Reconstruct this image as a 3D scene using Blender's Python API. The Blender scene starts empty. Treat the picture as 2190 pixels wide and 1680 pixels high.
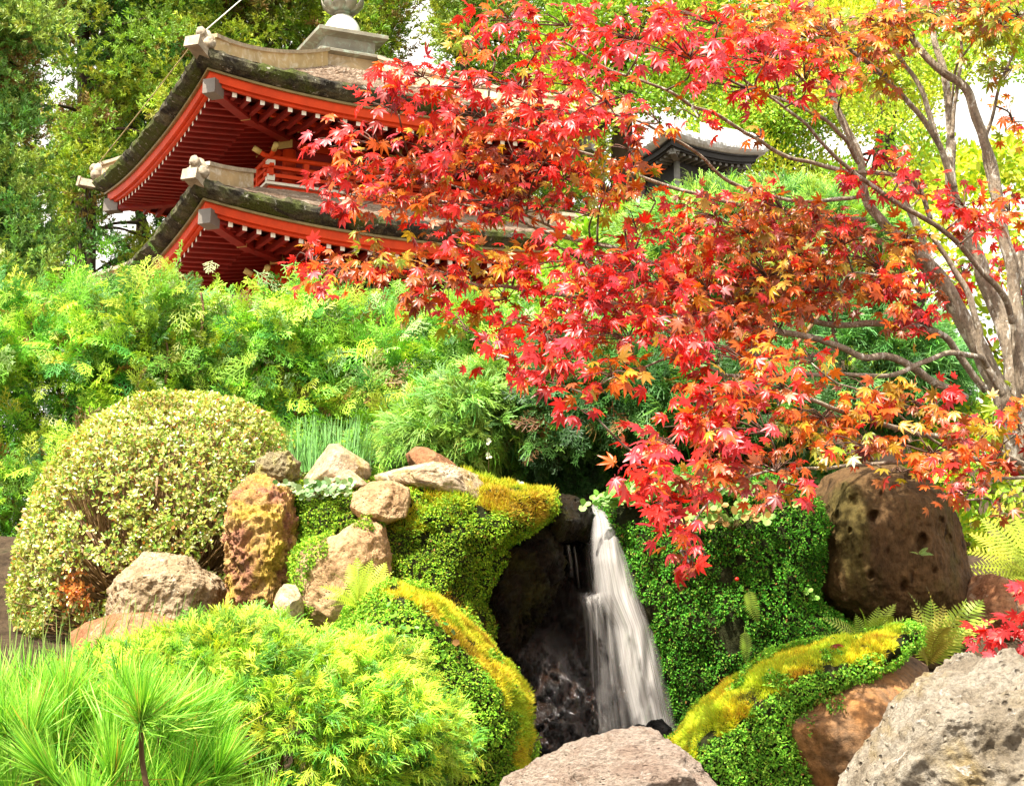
import bpy, bmesh, math
import numpy as np
from mathutils import Vector

# ------------------------------------------------------------------ camera, sky, sun, exposure
SC = bpy.context.scene
COL = SC.collection
F = 4600.0                       # focal length in photo pixels (photo read at 2190 x 1680)
PITCH = math.radians(13.0)
CAM = np.array([0.0, 0.0, 1.5])
cd = bpy.data.cameras.new('camera')
cd.sensor_width = 36.0
cd.lens = 36.0 * F / 2190.0
cd.clip_start = 0.1
cd.clip_end = 6000
cam = bpy.data.objects.new('camera', cd)
cam.location = CAM
cam.rotation_euler = (math.radians(90) + PITCH, 0, 0)
COL.objects.link(cam)
SC.camera = cam

SUN_DIR = np.array([-0.32, -0.46, 0.80]); SUN_DIR /= np.linalg.norm(SUN_DIR)
W_ = bpy.data.worlds.new('World'); SC.world = W_; W_.use_nodes = True
nt = W_.node_tree
sky = nt.nodes.new('ShaderNodeTexSky'); sky.sky_type = 'NISHITA'; sky.sun_disc = False
sky.sun_elevation = math.asin(SUN_DIR[2]); sky.sun_rotation = math.atan2(SUN_DIR[0], SUN_DIR[1])
sky.air_density = 0.8; sky.dust_density = 4.0; sky.ozone_density = 0.6
hs = nt.nodes.new('ShaderNodeHueSaturation'); hs.inputs['Saturation'].default_value = 0.22
nt.links.new(sky.outputs[0], hs.inputs['Color'])
# bright white overcast haze low in the sky, clearer overhead
tcw = nt.nodes.new('ShaderNodeTexCoord'); sxw = nt.nodes.new('ShaderNodeSeparateXYZ'); nt.links.new(tcw.outputs['Generated'], sxw.inputs[0])
rw = nt.nodes.new('ShaderNodeMapRange'); rw.inputs[1].default_value = 0.75; rw.inputs[2].default_value = 0.35
nt.links.new(sxw.outputs[2], rw.inputs[0])
mw = nt.nodes.new('ShaderNodeMix'); mw.data_type = 'RGBA'; mw.inputs[7].default_value = (6.7, 6.4, 5.9, 1)
nt.links.new(rw.outputs[0], mw.inputs[0]); nt.links.new(hs.outputs[0], mw.inputs[6])
nt.links.new(mw.outputs[2], nt.nodes['Background'].inputs[0])
nt.nodes['Background'].inputs[1].default_value = 0.12
sd = bpy.data.lights.new('sun', 'SUN'); sd.energy = 5.0; sd.angle = math.radians(0.6); sd.color = (1.0, 0.93, 0.80)
sun = bpy.data.objects.new('sun', sd)
sun.rotation_euler = Vector(SUN_DIR.tolist()).to_track_quat('Z', 'Y').to_euler()
sun.location = (6, -8, 20)
COL.objects.link(sun)
SC.view_settings.view_transform = 'Standard'
SC.view_settings.look = 'None'
SC.view_settings.exposure = 1.42
SC.view_settings.gamma = 1.0
SC.cycles.max_bounces = 7
SC.cycles.transparent_max_bounces = 16
SC.cycles.sample_clamp_indirect = 6.0

# ------------------------------------------------------------------ helpers
RNG = np.random.default_rng(7)
CP, SP = math.cos(PITCH), math.sin(PITCH)

def P(px, py, d):
    """world point seen at photo pixel (px, py) at ground distance d"""
    px = np.asarray(px, float); py = np.asarray(py, float); d = np.asarray(d, float)
    u = (px - 1095) / F; v = (840 - py) / F
    dy = CP - v * SP
    t = d / dy
    return np.stack(np.broadcast_arrays(CAM[0] + u * t, CAM[1] + d, CAM[2] + (SP + v * CP) * t), -1)

def proj(X):
    X = np.asarray(X, float) - CAM
    fw = X[..., 1] * CP + X[..., 2] * SP
    up = -X[..., 1] * SP + X[..., 2] * CP
    return 1095 + F * X[..., 0] / fw, 840 - F * up / fw

def nrm(a):
    a = np.asarray(a, float)
    return a / np.maximum(np.linalg.norm(a, axis=-1, keepdims=True), 1e-9)

def hsh(ix, iy, iz):
    h = (ix * 374761393 + iy * 668265263 + iz * 2147483647 * 3 + 1274126177) & 0xffffffff
    h = ((h ^ (h >> 13)) * 1274126177) & 0xffffffff
    h = ((h ^ (h >> 16)) * 2246822519) & 0xffffffff
    return ((h ^ (h >> 15)) & 0xffffff) / float(0xffffff)

def vnoise(p):
    p = np.asarray(p, float)
    i = np.floor(p).astype(np.int64); f = p - i; f = f * f * f * (f * (f * 6 - 15) + 10)
    r = 0
    for dx in (0, 1):
        wx = f[..., 0] if dx else 1 - f[..., 0]
        for dy in (0, 1):
            wy = f[..., 1] if dy else 1 - f[..., 1]
            for dz in (0, 1):
                wz = f[..., 2] if dz else 1 - f[..., 2]
                r = r + wx * wy * wz * hsh(i[..., 0] + dx, i[..., 1] + dy, i[..., 2] + dz)
    return r * 2 - 1

ROT = np.array([[.36, .48, -.8], [-.8, .6, 0], [.48, .64, .6]])
def fbm(p, o=4, lac=2.1, g=0.5):
    p = np.asarray(p, float) @ ROT; a = 1; s = 0
    for k in range(o):
        s = s + a * vnoise(p + 17.3 * k); p = (p @ ROT) * lac; a *= g
    return s

def ridged(p, o=4):
    p = np.asarray(p, float) @ ROT; a = 1; s = 0
    for k in range(o):
        s = s + a * (1 - 2 * np.abs(vnoise(p + 11.7 * k))); p = (p @ ROT) * 2.1; a *= 0.5
    return s

def tag(o, label=None, cat=None, group=None, kind=None):
    if label: o['label'] = label
    if cat: o['category'] = cat
    if group: o['group'] = group
    if kind: o['kind'] = kind
    return o

def thing(name, label, cat, loc, rz=0.0, group=None):
    o = bpy.data.objects.new(name, None); COL.objects.link(o)
    o.empty_display_size = 0.1
    o.location = [float(x) for x in loc]; o.rotation_euler = (0, 0, rz)
    return tag(o, label, cat, group)

def mesh(name, V, Fc, mats, parent=None, col=None, smooth=False, mi=None, uv=None, origin=None, local=False):
    """one mesh object.  V in world coordinates (or in the parent's own when local)"""
    V = np.asarray(V, float)
    if parent is not None:
        if not local: V = V - np.array(parent.location)
        org = None
    else:
        org = np.array(origin if origin is not None else [V[:, 0].mean(), V[:, 1].mean(), V[:, 2].min()])
        V = V - org
    me = bpy.data.meshes.new(name)
    if isinstance(Fc, np.ndarray):
        n, k = Fc.shape
        me.vertices.add(len(V)); me.vertices.foreach_set('co', V.astype(np.float32).ravel())
        me.loops.add(n * k); me.loops.foreach_set('vertex_index', Fc.astype(np.int32).ravel())
        me.polygons.add(n)
        me.polygons.foreach_set('loop_start', np.arange(0, n * k, k, dtype=np.int32))
        if smooth: me.polygons.foreach_set('use_smooth', np.ones(n, bool))
        if mi is not None: me.polygons.foreach_set('material_index', np.asarray(mi, np.int32))
        me.update(calc_edges=True)
    else:
        me.from_pydata(V.tolist(), [], Fc); me.update()
        if smooth: me.polygons.foreach_set('use_smooth', np.ones(len(me.polygons), bool))
        if mi is not None: me.polygons.foreach_set('material_index', np.asarray(mi, np.int32))
    if col is not None:
        a = me.color_attributes.new('Col', 'FLOAT_COLOR', 'POINT')
        c = np.ones((len(V), 4), np.float32); c[:, :3] = col
        a.data.foreach_set('color', c.ravel())
    if uv is not None:
        a = me.attributes.new('flow', 'FLOAT_VECTOR', 'POINT')
        u = np.zeros((len(V), 3), np.float32); u[:, :np.shape(uv)[1]] = uv
        a.data.foreach_set('vector', u.ravel())
    for m in (mats if isinstance(mats, (list, tuple)) else [mats]): me.materials.append(m)
    o = bpy.data.objects.new(name, me); COL.objects.link(o)
    if parent is not None: o.parent = parent
    else: o.location = org
    return o

class Soup:
    """collects triangles with a colour per vertex"""
    def __init__(s): s.V, s.F, s.C, s.n = [], [], [], 0
    def add(s, V, Fc, C):
        V = np.asarray(V, float).reshape(-1, 3); Fc = np.asarray(Fc).reshape(-1, 3)
        s.V.append(V); s.F.append(Fc + s.n); s.C.append(np.broadcast_to(np.asarray(C, float), V.shape)); s.n += len(V)
    def inst(s, T, pos, rot, sc, col):
        tv, tf, tc = T
        K = len(pos)
        if K == 0: return
        V = np.einsum('kij,nj->kni', rot, tv) * np.asarray(sc, float).reshape(-1, 1, 1) + pos[:, None, :]
        Fc = tf[None] + (np.arange(K) * len(tv))[:, None, None]
        C = np.asarray(col)[:, None, :] * tc[None, :, None]
        s.add(V.reshape(-1, 3), Fc.reshape(-1, 3), C.reshape(-1, 3))
    def get(s): return np.concatenate(s.V), np.concatenate(s.F), np.concatenate(s.C)
    def obj(s, name, mat, parent=None, smooth=False):
        V, Fc, C = s.get()
        return mesh(name, V, Fc, mat, parent, col=C, smooth=smooth)

def frames(y, z):
    y = nrm(y); x = nrm(np.cross(y, z)); z = np.cross(x, y)
    return np.stack([x, y, z], -1)

def rnd(n, s=1.0): return RNG.normal(0, s, (n, 3))

def jit(base, n, amt=0.18, hue=0.12):
    base = np.asarray(base, float)
    if base.ndim == 1: base = np.repeat(base[None], n, 0)
    return np.clip(base * (1 + RNG.normal(0, amt, (n, 1))) * (1 + RNG.normal(0, hue, (n, 3))), 0.002, 0.92)

def pick(cols, w, n):
    w = np.asarray(w, float); w /= w.sum()
    return np.asarray(cols, float)[RNG.choice(len(cols), n, p=w)]

def catmull(pts, n=6):
    pts = np.asarray(pts, float)
    if len(pts) < 3: 
        t = np.linspace(0, 1, n + 1)[:, None]; return pts[0] * (1 - t) + pts[-1] * t
    q = np.concatenate([[2 * pts[0] - pts[1]], pts, [2 * pts[-1] - pts[-2]]])
    out = []
    for i in range(1, len(q) - 2):
        t = np.arange(n)[:, None] / n
        a, b, c, d = q[i - 1], q[i], q[i + 1], q[i + 2]
        out.append(0.5 * (2 * b + (c - a) * t + (2 * a - 5 * b + 4 * c - d) * t ** 2 + (3 * b - a - 3 * c + d) * t ** 3))
    out.append(pts[-1:])
    return np.concatenate(out)

def tube(path, r0, r1, k=7, wob=0.0):
    path = np.asarray(path, float); n = len(path)
    T = nrm(np.gradient(path, axis=0))
    ref = np.array([0.31, 0.94, 0.14])
    X = nrm(np.cross(T, ref)); Y = np.cross(T, X)
    r = np.linspace(r0, r1, n)
    if np.ndim(r0) > 0: r = np.asarray(r0, float)
    a = np.linspace(0, 2 * np.pi, k, endpoint=False)
    rr = r[:, None] * (1 + (wob * fbm(np.stack([path[:, 0, None] * 9 + np.cos(a) * 1.3, path[:, 1, None] * 9 + np.sin(a) * 1.3, path[:, 2, None] * 9 + 0 * a], -1), 3) if wob else 0))
    V = path[:, None] + rr[..., None] * (np.cos(a)[None, :, None] * X[:, None] + np.sin(a)[None, :, None] * Y[:, None])
    i, j = np.meshgrid(np.arange(n - 1), np.arange(k), indexing='ij'); j2 = (j + 1) % k
    a0, a1, b0, b1 = i * k + j, i * k + j2, (i + 1) * k + j, (i + 1) * k + j2
    Fc = np.concatenate([np.stack([a0, a1, b1], -1).reshape(-1, 3), np.stack([a0, b1, b0], -1).reshape(-1, 3)])
    V = np.concatenate([V.reshape(-1, 3), path[:1], path[-1:]])
    e = np.arange(k); e2 = (e + 1) % k
    Fc = np.concatenate([Fc, np.stack([np.full(k, n * k), e2, e], -1), np.stack([np.full(k, n * k + 1), (n - 1) * k + e, (n - 1) * k + e2], -1)])
    return V, Fc

_ico = {}
def ico(s):
    if s not in _ico:
        bm = bmesh.new(); bmesh.ops.create_icosphere(bm, subdivisions=s, radius=1)
        _ico[s] = (np.array([v.co[:] for v in bm.verts]), np.array([[v.index for v in f.verts] for f in bm.faces])); bm.free()
    return _ico[s]

def polar(poly, c):
    """radius of a star-shaped outline around c, sampled every half degree"""
    poly = np.asarray(poly, float) - c
    a = np.radians(np.arange(0, 360, 0.5)); d = np.stack([np.cos(a), -np.sin(a)], -1)
    best = np.zeros(len(a))
    for p, q in zip(poly, np.roll(poly, -1, 0)):
        e = q - p
        den = d[:, 0] * e[1] - d[:, 1] * e[0]
        den = np.where(np.abs(den) < 1e-9, 1e-9, den)
        t = (p[0] * e[1] - p[1] * e[0]) / den
        s = (p[0] * d[:, 1] - p[1] * d[:, 0]) / den
        best = np.maximum(best, np.where((s >= -1e-6) & (s <= 1 + 1e-6) & (t > 0), t, 0))
    best = np.where(best <= 0, np.median(best[best > 0]), best)
    k = np.ones(7) / 7
    return np.convolve(np.concatenate([best[-3:], best, best[:3]]), k, 'valid')

def blob(poly, d, thick, sub=5, c=None, box=0.75, rough=0.05, freq=6.0, seed=0, cuts=0, lean=0.0, ridge=0.0, pits=()):
    """a closed stone-like body: its side-on outline is poly at distance d, its depth +-thick"""
    poly = np.asarray(poly, float)
    if c is None: c = (poly.max(0) + poly.min(0)) / 2
    c = np.asarray(c, float)
    R = polar(poly, c)
    D, Fc = ico(sub)
    x, y, z = D[:, 0], D[:, 1], D[:, 2]
    q = np.sqrt(x * x + z * z); a = np.degrees(np.arctan2(z, x)) % 360
    r = np.interp(a, np.arange(0, 360.5, 0.5), np.concatenate([R, R[:1]]))
    m = d / F / CP
    qq = q ** box
    X = r * qq * np.cos(np.radians(a)); Z = r * qq * np.sin(np.radians(a)); Y = np.sign(y) * np.abs(y) ** box * thick
    el = PITCH + math.atan((840 - c[1]) / F)          # the stone leans back with the slope
    L = np.stack([X * m, Y + lean * Z * m, Z * m], -1) @ np.array([(1, 0, 0), (0, math.cos(el), math.sin(el)), (0, -math.sin(el), math.cos(el))])
    rng = np.random.default_rng(seed + 100)
    size = np.sqrt(np.mean(R * R)) * m
    for k in range(cuts):
        n = nrm(np.array([rng.normal(0, 0.7), -abs(rng.normal(0.6, 0.4)), rng.normal(0.15, 0.6)]))
        s = L @ n; h = np.quantile(s, rng.uniform(0.82, 0.95))
        over = np.maximum(s - h, 0)
        L = L - n * (over * 0.85)[:, None]
    N = nrm(L / np.array([size, thick, size]))
    base = P(c[0], c[1], d)
    Wd = L + base
    if rough: Wd = Wd + N * (rough * size * fbm(Wd * freq / max(size, 0.05) * 0.35 + seed * 7.1, 7, 2.1, .58))[:, None]
    if ridge: Wd = Wd + N * (ridge * size * ridged(Wd * freq / max(size, .05) * 0.6 + seed * 3.7, 5))[:, None]
    if len(pits):                                       # weathered hollows on the near face
        wx, wy = proj(Wd); near = N[:, 1] < .1
        for (hx, hy, hr, hd) in pits:
            q = np.hypot(wx - hx, (wy - hy) * .8) / hr * (1 + .25 * fbm(Wd * 60, 2))
            Wd = Wd + np.array([0, 1, .1]) * (np.where(near, hd * np.clip(1.15 - q, 0, 1) ** .6, 0))[:, None]
    return Wd, Fc

def sample(V, Fc, n):
    A, B, C = V[Fc[:, 0]], V[Fc[:, 1]], V[Fc[:, 2]]
    N = np.cross(B - A, C - A); ar = np.linalg.norm(N, axis=1)
    i = RNG.choice(len(Fc), n, p=ar / ar.sum())
    u, v = RNG.random(n), RNG.random(n); k = u + v > 1; u[k] = 1 - u[k]; v[k] = 1 - v[k]
    p = A[i] + (B - A)[i] * u[:, None] + (C - A)[i] * v[:, None]
    return p, N[i] / np.maximum(ar[i], 1e-12)[:, None]

def inpoly(px, py, poly):
    poly = np.asarray(poly, float); r = np.zeros(np.shape(px), bool)
    for (x0, y0), (x1, y1) in zip(poly, np.roll(poly, -1, 0)):
        k = (y0 > py) != (y1 > py)
        r ^= k & (px < (x1 - x0) * (py - y0) / (y1 - y0 + 1e-12) + x0)
    return r

# ------------------------------------------------------------------ materials
def new_mat(name):
    m = bpy.data.materials.new(name); m.use_nodes = True
    n = m.node_tree; b = n.nodes['Principled BSDF']
    return m, n, b, n.nodes['Material Output']

def leaf_mat(name, trans=0.35, rough=0.45, spec=0.4, tint=(1.15, 1.1, 0.6)):
    m, n, b, out = new_mat(name)
    at = n.nodes.new('ShaderNodeAttribute'); at.attribute_name = 'Col'
    b.inputs['Roughness'].default_value = rough; b.inputs['Specular IOR Level'].default_value = spec
    n.links.new(at.outputs['Color'], b.inputs['Base Color'])
    if trans:
        t = n.nodes.new('ShaderNodeBsdfTranslucent'); mul = n.nodes.new('ShaderNodeVectorMath'); mul.operation = 'MULTIPLY'
        mul.inputs[1].default_value = tint
        n.links.new(at.outputs['Color'], mul.inputs[0]); n.links.new(mul.outputs[0], t.inputs[0])
        mx = n.nodes.new('ShaderNodeMixShader'); mx.inputs[0].default_value = trans
        n.links.new(b.outputs[0], mx.inputs[1]); n.links.new(t.outputs[0], mx.inputs[2]); n.links.new(mx.outputs[0], out.inputs[0])
    return m

def ramp(n, src, stops):
    r = n.nodes.new('ShaderNodeValToRGB'); e = r.color_ramp.elements
    while len(e) < len(stops): e.new(0.5)
    for k, (p, c) in enumerate(stops):
        e[k].position = p; e[k].color = (*c, 1) if len(c) == 3 else c
    n.links.new(src, r.inputs[0]); return r

def noise(n, vec, scale, detail=8, rough=0.6, dist=0.0):
    t = n.nodes.new('ShaderNodeTexNoise'); t.inputs['Scale'].default_value = scale; t.inputs['Detail'].default_value = detail
    t.inputs['Roughness'].default_value = rough; t.inputs['Distortion'].default_value = dist
    if vec is not None: n.links.new(vec, t.inputs['Vector'])
    return t

def mixc(n, a, b, f, mode='MIX'):
    m = n.nodes.new('ShaderNodeMix'); m.data_type = 'RGBA'; m.blend_type = mode
    for s, v in ((m.inputs[6], a), (m.inputs[7], b)):
        if isinstance(v, tuple): s.default_value = (*v, 1)
        else: n.links.new(v, s)
    if isinstance(f, float): m.inputs[0].default_value = f
    else: n.links.new(f, m.inputs[0])
    return m.outputs[2]

def rock_mat(name, cols, scale=9, spots=None, pits=0.0, pit_scale=60, bump=0.5, rough=0.85, patch=None, wet=0.0, stretch=(1, 1, 1), spot_t=.6):
    m, n, b, out = new_mat(name)
    tc = n.nodes.new('ShaderNodeTexCoord'); mp = n.nodes.new('ShaderNodeMapping'); mp.inputs['Scale'].default_value = stretch
    n.links.new(tc.outputs['Object'], mp.inputs[0]); vec = mp.outputs[0]
    n1 = noise(n, vec, scale, 10, 0.65, 0.4)
    k = len(cols)
    c = ramp(n, n1.outputs[0], [(0.3 + 0.4 * i / max(k - 1, 1), cc) for i, cc in enumerate(cols)]).outputs[0]
    if patch:
        n2 = noise(n, vec, scale * 0.35, 6, 0.6, 1.0)
        f = ramp(n, n2.outputs[0], [(0.47, (0, 0, 0)), (0.58, (1, 1, 1))]).outputs[0]
        c = mixc(n, c, patch, f)
    n3 = noise(n, vec, scale * 9, 6, 0.7)
    f3 = ramp(n, n3.outputs[0], [(0.32, (0.48, 0.46, 0.44)), (0.5, (1, 1, 1)), (0.7, (1.35, 1.32, 1.28))]).outputs[0]
    c = mixc(n, c, f3, 1.0, 'MULTIPLY')
    if spots:
        n4 = noise(n, vec, scale * 2.3, 8, 0.7, 0.6)
        f4 = ramp(n, n4.outputs[0], [(spot_t, (0, 0, 0)), (spot_t + .06, (1, 1, 1))]).outputs[0]
        c = mixc(n, c, spots, f4)
    h = n.nodes.new('ShaderNodeMath'); h.operation = 'ADD'
    n5 = noise(n, vec, scale * 4, 12, 0.75)
    n.links.new(n5.outputs[0], h.inputs[0])
    h.inputs[1].default_value = 0
    if pits:
        v = n.nodes.new('ShaderNodeTexVoronoi'); v.inputs['Scale'].default_value = pit_scale; v.inputs['Randomness'].default_value = 1
        n.links.new(vec, v.inputs['Vector'])
        vr = ramp(n, v.outputs['Distance'], [(0.10, (0, 0, 0)), (0.26, (1, 1, 1))])
        nn = noise(n, vec, pit_scale * 0.3, 2)
        gate = ramp(n, nn.outputs[0], [(0.5, (1, 1, 1)), (0.56, (0, 0, 0))])
        mxv = n.nodes.new('ShaderNodeMath'); mxv.operation = 'MAXIMUM'
        n.links.new(vr.outputs[0], mxv.inputs[0]); n.links.new(gate.outputs[0], mxv.inputs[1])
        mu = n.nodes.new('ShaderNodeMath'); mu.operation = 'MULTIPLY'; mu.inputs[1].default_value = pits
        n.links.new(mxv.outputs[0], mu.inputs[0]); n.links.new(mu.outputs[0], h.inputs[1])
        dk = ramp(n, mxv.outputs[0], [(0, (0.35, 0.32, 0.3)), (0.6, (1, 1, 1))]).outputs[0]
        c = mixc(n, c, dk, 1.0, 'MULTIPLY')
    bp = n.nodes.new('ShaderNodeBump'); bp.inputs['Strength'].default_value = bump; bp.inputs['Distance'].default_value = 0.06
    n.links.new(h.outputs[0], bp.inputs['Height']); n.links.new(bp.outputs[0], b.inputs['Normal'])
    n.links.new(c, b.inputs['Base Color'])
    b.inputs['Roughness'].default_value = rough; b.inputs['Specular IOR Level'].default_value = .15
    if wet: 
        b.inputs['Roughness'].default_value = 0.16; b.inputs['Specular IOR Level'].default_value = 0.5
        b.inputs['Coat Weight'].default_value = 1.0; b.inputs['Coat IOR'].default_value = 1.75; b.inputs['Coat Roughness'].default_value = 0.06
        n.links.new(bp.outputs[0], b.inputs['Coat Normal'])
    return m

def plain_mat(name, col, rough=0.6, var=0.12, scale=8, metal=0.0, bump=0.05, dirt=None, spec=0.4):
    m, n, b, out = new_mat(name)
    tc = n.nodes.new('ShaderNodeTexCoord')
    n1 = noise(n, tc.outputs['Object'], scale, 8, 0.65)
    lo = tuple(x * (1 - var * 2) for x in col); hi = tuple(min(0.95, x * (1 + var)) for x in col)
    c = ramp(n, n1.outputs[0], [(0.3, lo), (0.65, hi)]).outputs[0]
    if dirt:
        n2 = noise(n, tc.outputs['Object'], scale * 1.7, 8, 0.7, 0.8)
        f = ramp(n, n2.outputs[0], [(0.5, (0, 0, 0)), (0.66, (1, 1, 1))]).outputs[0]
        c = mixc(n, c, dirt, f)
    n.links.new(c, b.inputs['Base Color'])
    b.inputs['Roughness'].default_value = rough; b.inputs['Metallic'].default_value = metal; b.inputs['Specular IOR Level'].default_value = spec
    if bump:
        bp = n.nodes.new('ShaderNodeBump'); bp.inputs['Strength'].default_value = bump * 4; bp.inputs['Distance'].default_value = 0.02
        n3 = noise(n, tc.outputs['Object'], scale * 5, 6, 0.7)
        n.links.new(n3.outputs[0], bp.inputs['Height']); n.links.new(bp.outputs[0], b.inputs['Normal'])
    return m

M_LEAF = leaf_mat('maple_leaf', 0.42, 0.38, 0.5, (1.2, 1.25, 0.7))
M_GREEN = leaf_mat('conifer_leaf', 0.3, 0.5, 0.35, (1.2, 1.15, 0.5))
M_GLOSS = leaf_mat('glossy_leaf', 0.25, 0.28, 0.6, (1.2, 1.1, 0.5))
M_MOSS = leaf_mat('moss_leaf', 0.25, 0.75, 0.12, (1.1, 1.1, 0.5))
M_TWIG = leaf_mat('twig_bark', 0.0, 0.8, 0.2)

# ------------------------------------------------------------------ leaf templates (lie in XY, stem at origin, tip along +Y, face +Z)
def T(v, f, c=None):
    v = np.array(v, float); f = np.array(f, int)
    return v, f, (np.ones(len(v)) if c is None else np.array(c, float))

def maple_leaf(droop=0.25, nar=1.0):
    tips = [(-128, 0.38), (-84, 0.70), (-42, 0.92), (0, 1.0), (42, 0.92), (84, 0.70), (128, 0.38)]
    pts = []
    for i, (a, L) in enumerate(tips):
        a0 = math.radians(a)
        for s, r in ((-1, .52), (0, 1), (1, .52)):
            w = 0.15 * nar * (0.6 + 0.4 * L)
            x = math.sin(a0) * L * r + s * w * math.cos(a0); y = math.cos(a0) * L * r - s * w * math.sin(a0)
            pts.append((x, y))
        if i < 6:
            am = math.radians((a + tips[i + 1][0]) / 2)
            r = 0.36 * (0.7 + 0.3 * L)
            pts.append((math.sin(am) * r, math.cos(am) * r))
    V = [(0, 0.02, 0)] + [(x, y + 0.05, -droop * (x * x + y * y) - 0.10 * math.sqrt(x * x + y * y) * (1 + math.cos(7 * math.atan2(x, y) + math.pi)) * 0.5) for x, y in pts]
    n = len(pts)
    Fc = [(0, i + 1, i) for i in range(1, n)]
    V += [(-0.012, -0.45, -0.06), (0.012, -0.45, -0.06), (0.0, 0.05, 0.0)]
    Fc += [(n + 1, n + 2, n + 3)]
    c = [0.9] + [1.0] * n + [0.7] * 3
    return T(V, Fc, c)
MAPLES = [maple_leaf(0.15), maple_leaf(0.45), maple_leaf(0.75, 0.9), maple_leaf(0.3, 1.15)]

OVAL = T([(0, 0, 0), (-.24, .35, .06), (0, .45, -.03), (.24, .35, .06), (-.2, .72, .03), (.2, .72, .03), (0, 1, -.06)],
         [(0, 2, 1), (0, 3, 2), (1, 2, 4), (2, 3, 5), (2, 5, 6), (2, 6, 4)])
ROUND = T([(0, 0, 0), (-.42, .3, .05), (-.36, .72, .0), (0, .9, -.05), (.36, .72, 0), (.42, .3, .05)],
          [(0, 2, 1), (0, 3, 2), (0, 4, 3), (0, 5, 4)])
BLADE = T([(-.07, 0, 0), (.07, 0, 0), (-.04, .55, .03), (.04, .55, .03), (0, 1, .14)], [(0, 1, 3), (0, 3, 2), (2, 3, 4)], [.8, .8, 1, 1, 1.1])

def strip(path, w0, w1):
    path = np.asarray(path, float); n = len(path)
    t = nrm(np.gradient(path, axis=0)); sd_ = nrm(np.cross(t, [0.1, 0.2, 1.0]))
    w = np.linspace(w0, w1, n)[:, None]
    V = np.concatenate([path - sd_ * w, path + sd_ * w])
    Fc = [(i, n + i, n + i + 1) for i in range(n - 1)] + [(i, n + i + 1, i + 1) for i in range(n - 1)]
    return V, Fc

def join(parts):
    V, Fc, C, n = [], [], [], 0
    for v, f, c in parts:
        V.append(v); Fc.append(np.asarray(f) + n); C.append(np.full(len(v), c) if np.isscalar(c) else c); n += len(v)
    return np.concatenate(V), np.concatenate(Fc), np.concatenate(C)

def frond_spray(seed, nb=9, sub=5, wid=0.42, flat=0.05):
    """flat scale-leaf spray of a cypress: an axis, side shoots and their short tips"""
    r = np.random.default_rng(seed); parts = []
    ax = np.array([(0, 0, 0), (0.02, .35, .03), (0, .7, .0), (.02, 1, -.08)])
    v, f = strip(ax, .016, .008); parts.append((v, f, .75))
    for i in range(nb):
        t = 0.12 + 0.84 * i / nb; s = -1 if i % 2 else 1
        L = wid * (1 - 0.75 * t) * r.uniform(.75, 1.15) + .08
        o = np.array([0.01, t, .03 - .1 * t * t]); an = math.radians(r.uniform(38, 58))
        dr = np.array([s * math.sin(an), math.cos(an), r.normal(-.1, flat * 2)])
        mid = o + dr * L * .55; tip = o + dr * L + np.array([0, .05 * L, -.12 * L])
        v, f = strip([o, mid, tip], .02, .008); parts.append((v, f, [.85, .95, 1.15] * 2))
        for k in range(sub):
            u = 0.2 + 0.7 * k / sub; s2 = -1 if k % 2 else 1
            b = o + (tip - o) * u; a2 = math.atan2(dr[0], dr[1]) + s2 * math.radians(r.uniform(35, 55))
            l2 = L * .42 * (1.1 - u) + .035
            e = b + np.array([math.sin(a2) * l2, math.cos(a2) * l2, r.normal(-.02, flat)])
            sdv = np.array([math.cos(a2), -math.sin(a2), 0]) * .014
            parts.append((np.array([b - sdv, b + sdv, e + sdv * .6, e - sdv * .6]), [(0, 1, 2), (0, 2, 3)], [.9, .9, 1.2, 1.2]))
    return T(*join(parts))
FRONDS = [frond_spray(i) for i in range(5)]

def thread_spray(seed, n=9, w=0.014):
    """arching tuft of thread-like shoots"""
    r = np.random.default_rng(seed); parts = []
    for i in range(n):
        a = r.normal(0, .75); L = r.uniform(.45, 1.0)
        o = np.array([r.normal(0, .03), r.uniform(0, .25), r.normal(0, .03)])
        d1 = np.array([math.sin(a) * .8, math.cos(a), r.uniform(0, .45)])
        p = [o, o + d1 * L * .35 + [0, 0, .05], o + d1 * L * .7 + [0, 0, -.02], o + d1 * L + [0, .0, -.30 * L]]
        p = catmull(p, 2)
        v, f = strip(p, w, w * .75); parts.append((v, f, np.tile(np.linspace(.65, 1.25, len(p)), 2)))
        for k in range(3):
            u = r.uniform(.3, .85); b = p[int(u * (len(p) - 1))]; a2 = a + r.choice([-1, 1]) * r.uniform(.5, .9); l2 = r.uniform(.12, .28)
            e = b + np.array([math.sin(a2) * l2, math.cos(a2) * l2, -.1 * l2]); sdv = np.array([math.cos(a2), -math.sin(a2), .2]) * w * .8
            parts.append((np.array([b - sdv, b + sdv, e + sdv * .7, e - sdv * .7]), [(0, 1, 2), (0, 2, 3)], [.9, .9, 1.25, 1.25]))
    return T(*join(parts))
THREADS = [thread_spray(20 + i) for i in range(5)]

def tuft_spray(seed, n=16):
    """small bushy conifer tip seen from far"""
    r = np.random.default_rng(seed); V, Fc, C = [], [], []
    for i in range(n):
        t = r.uniform(0, .8); a = r.uniform(0, 6.28); L = r.uniform(.25, .5) * (1.1 - .5 * t)
        o = np.array([0, t, 0]); d = np.array([math.cos(a) * .8, r.uniform(.4, .9), math.sin(a) * .8]); d /= np.linalg.norm(d)
        s = nrm(np.cross(d, [r.normal(), r.normal(), r.normal()])) * .045
        k = len(V); V += [o - s, o + s, o + d * L * .6 + s * 1.2, o + d * L]; Fc += [(k, k + 1, k + 2), (k, k + 2, k + 3)]; C += [.75, .75, 1, 1.2]
    return T(V, Fc, C)
TUFTS = [tuft_spray(40 + i) for i in range(4)]

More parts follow.
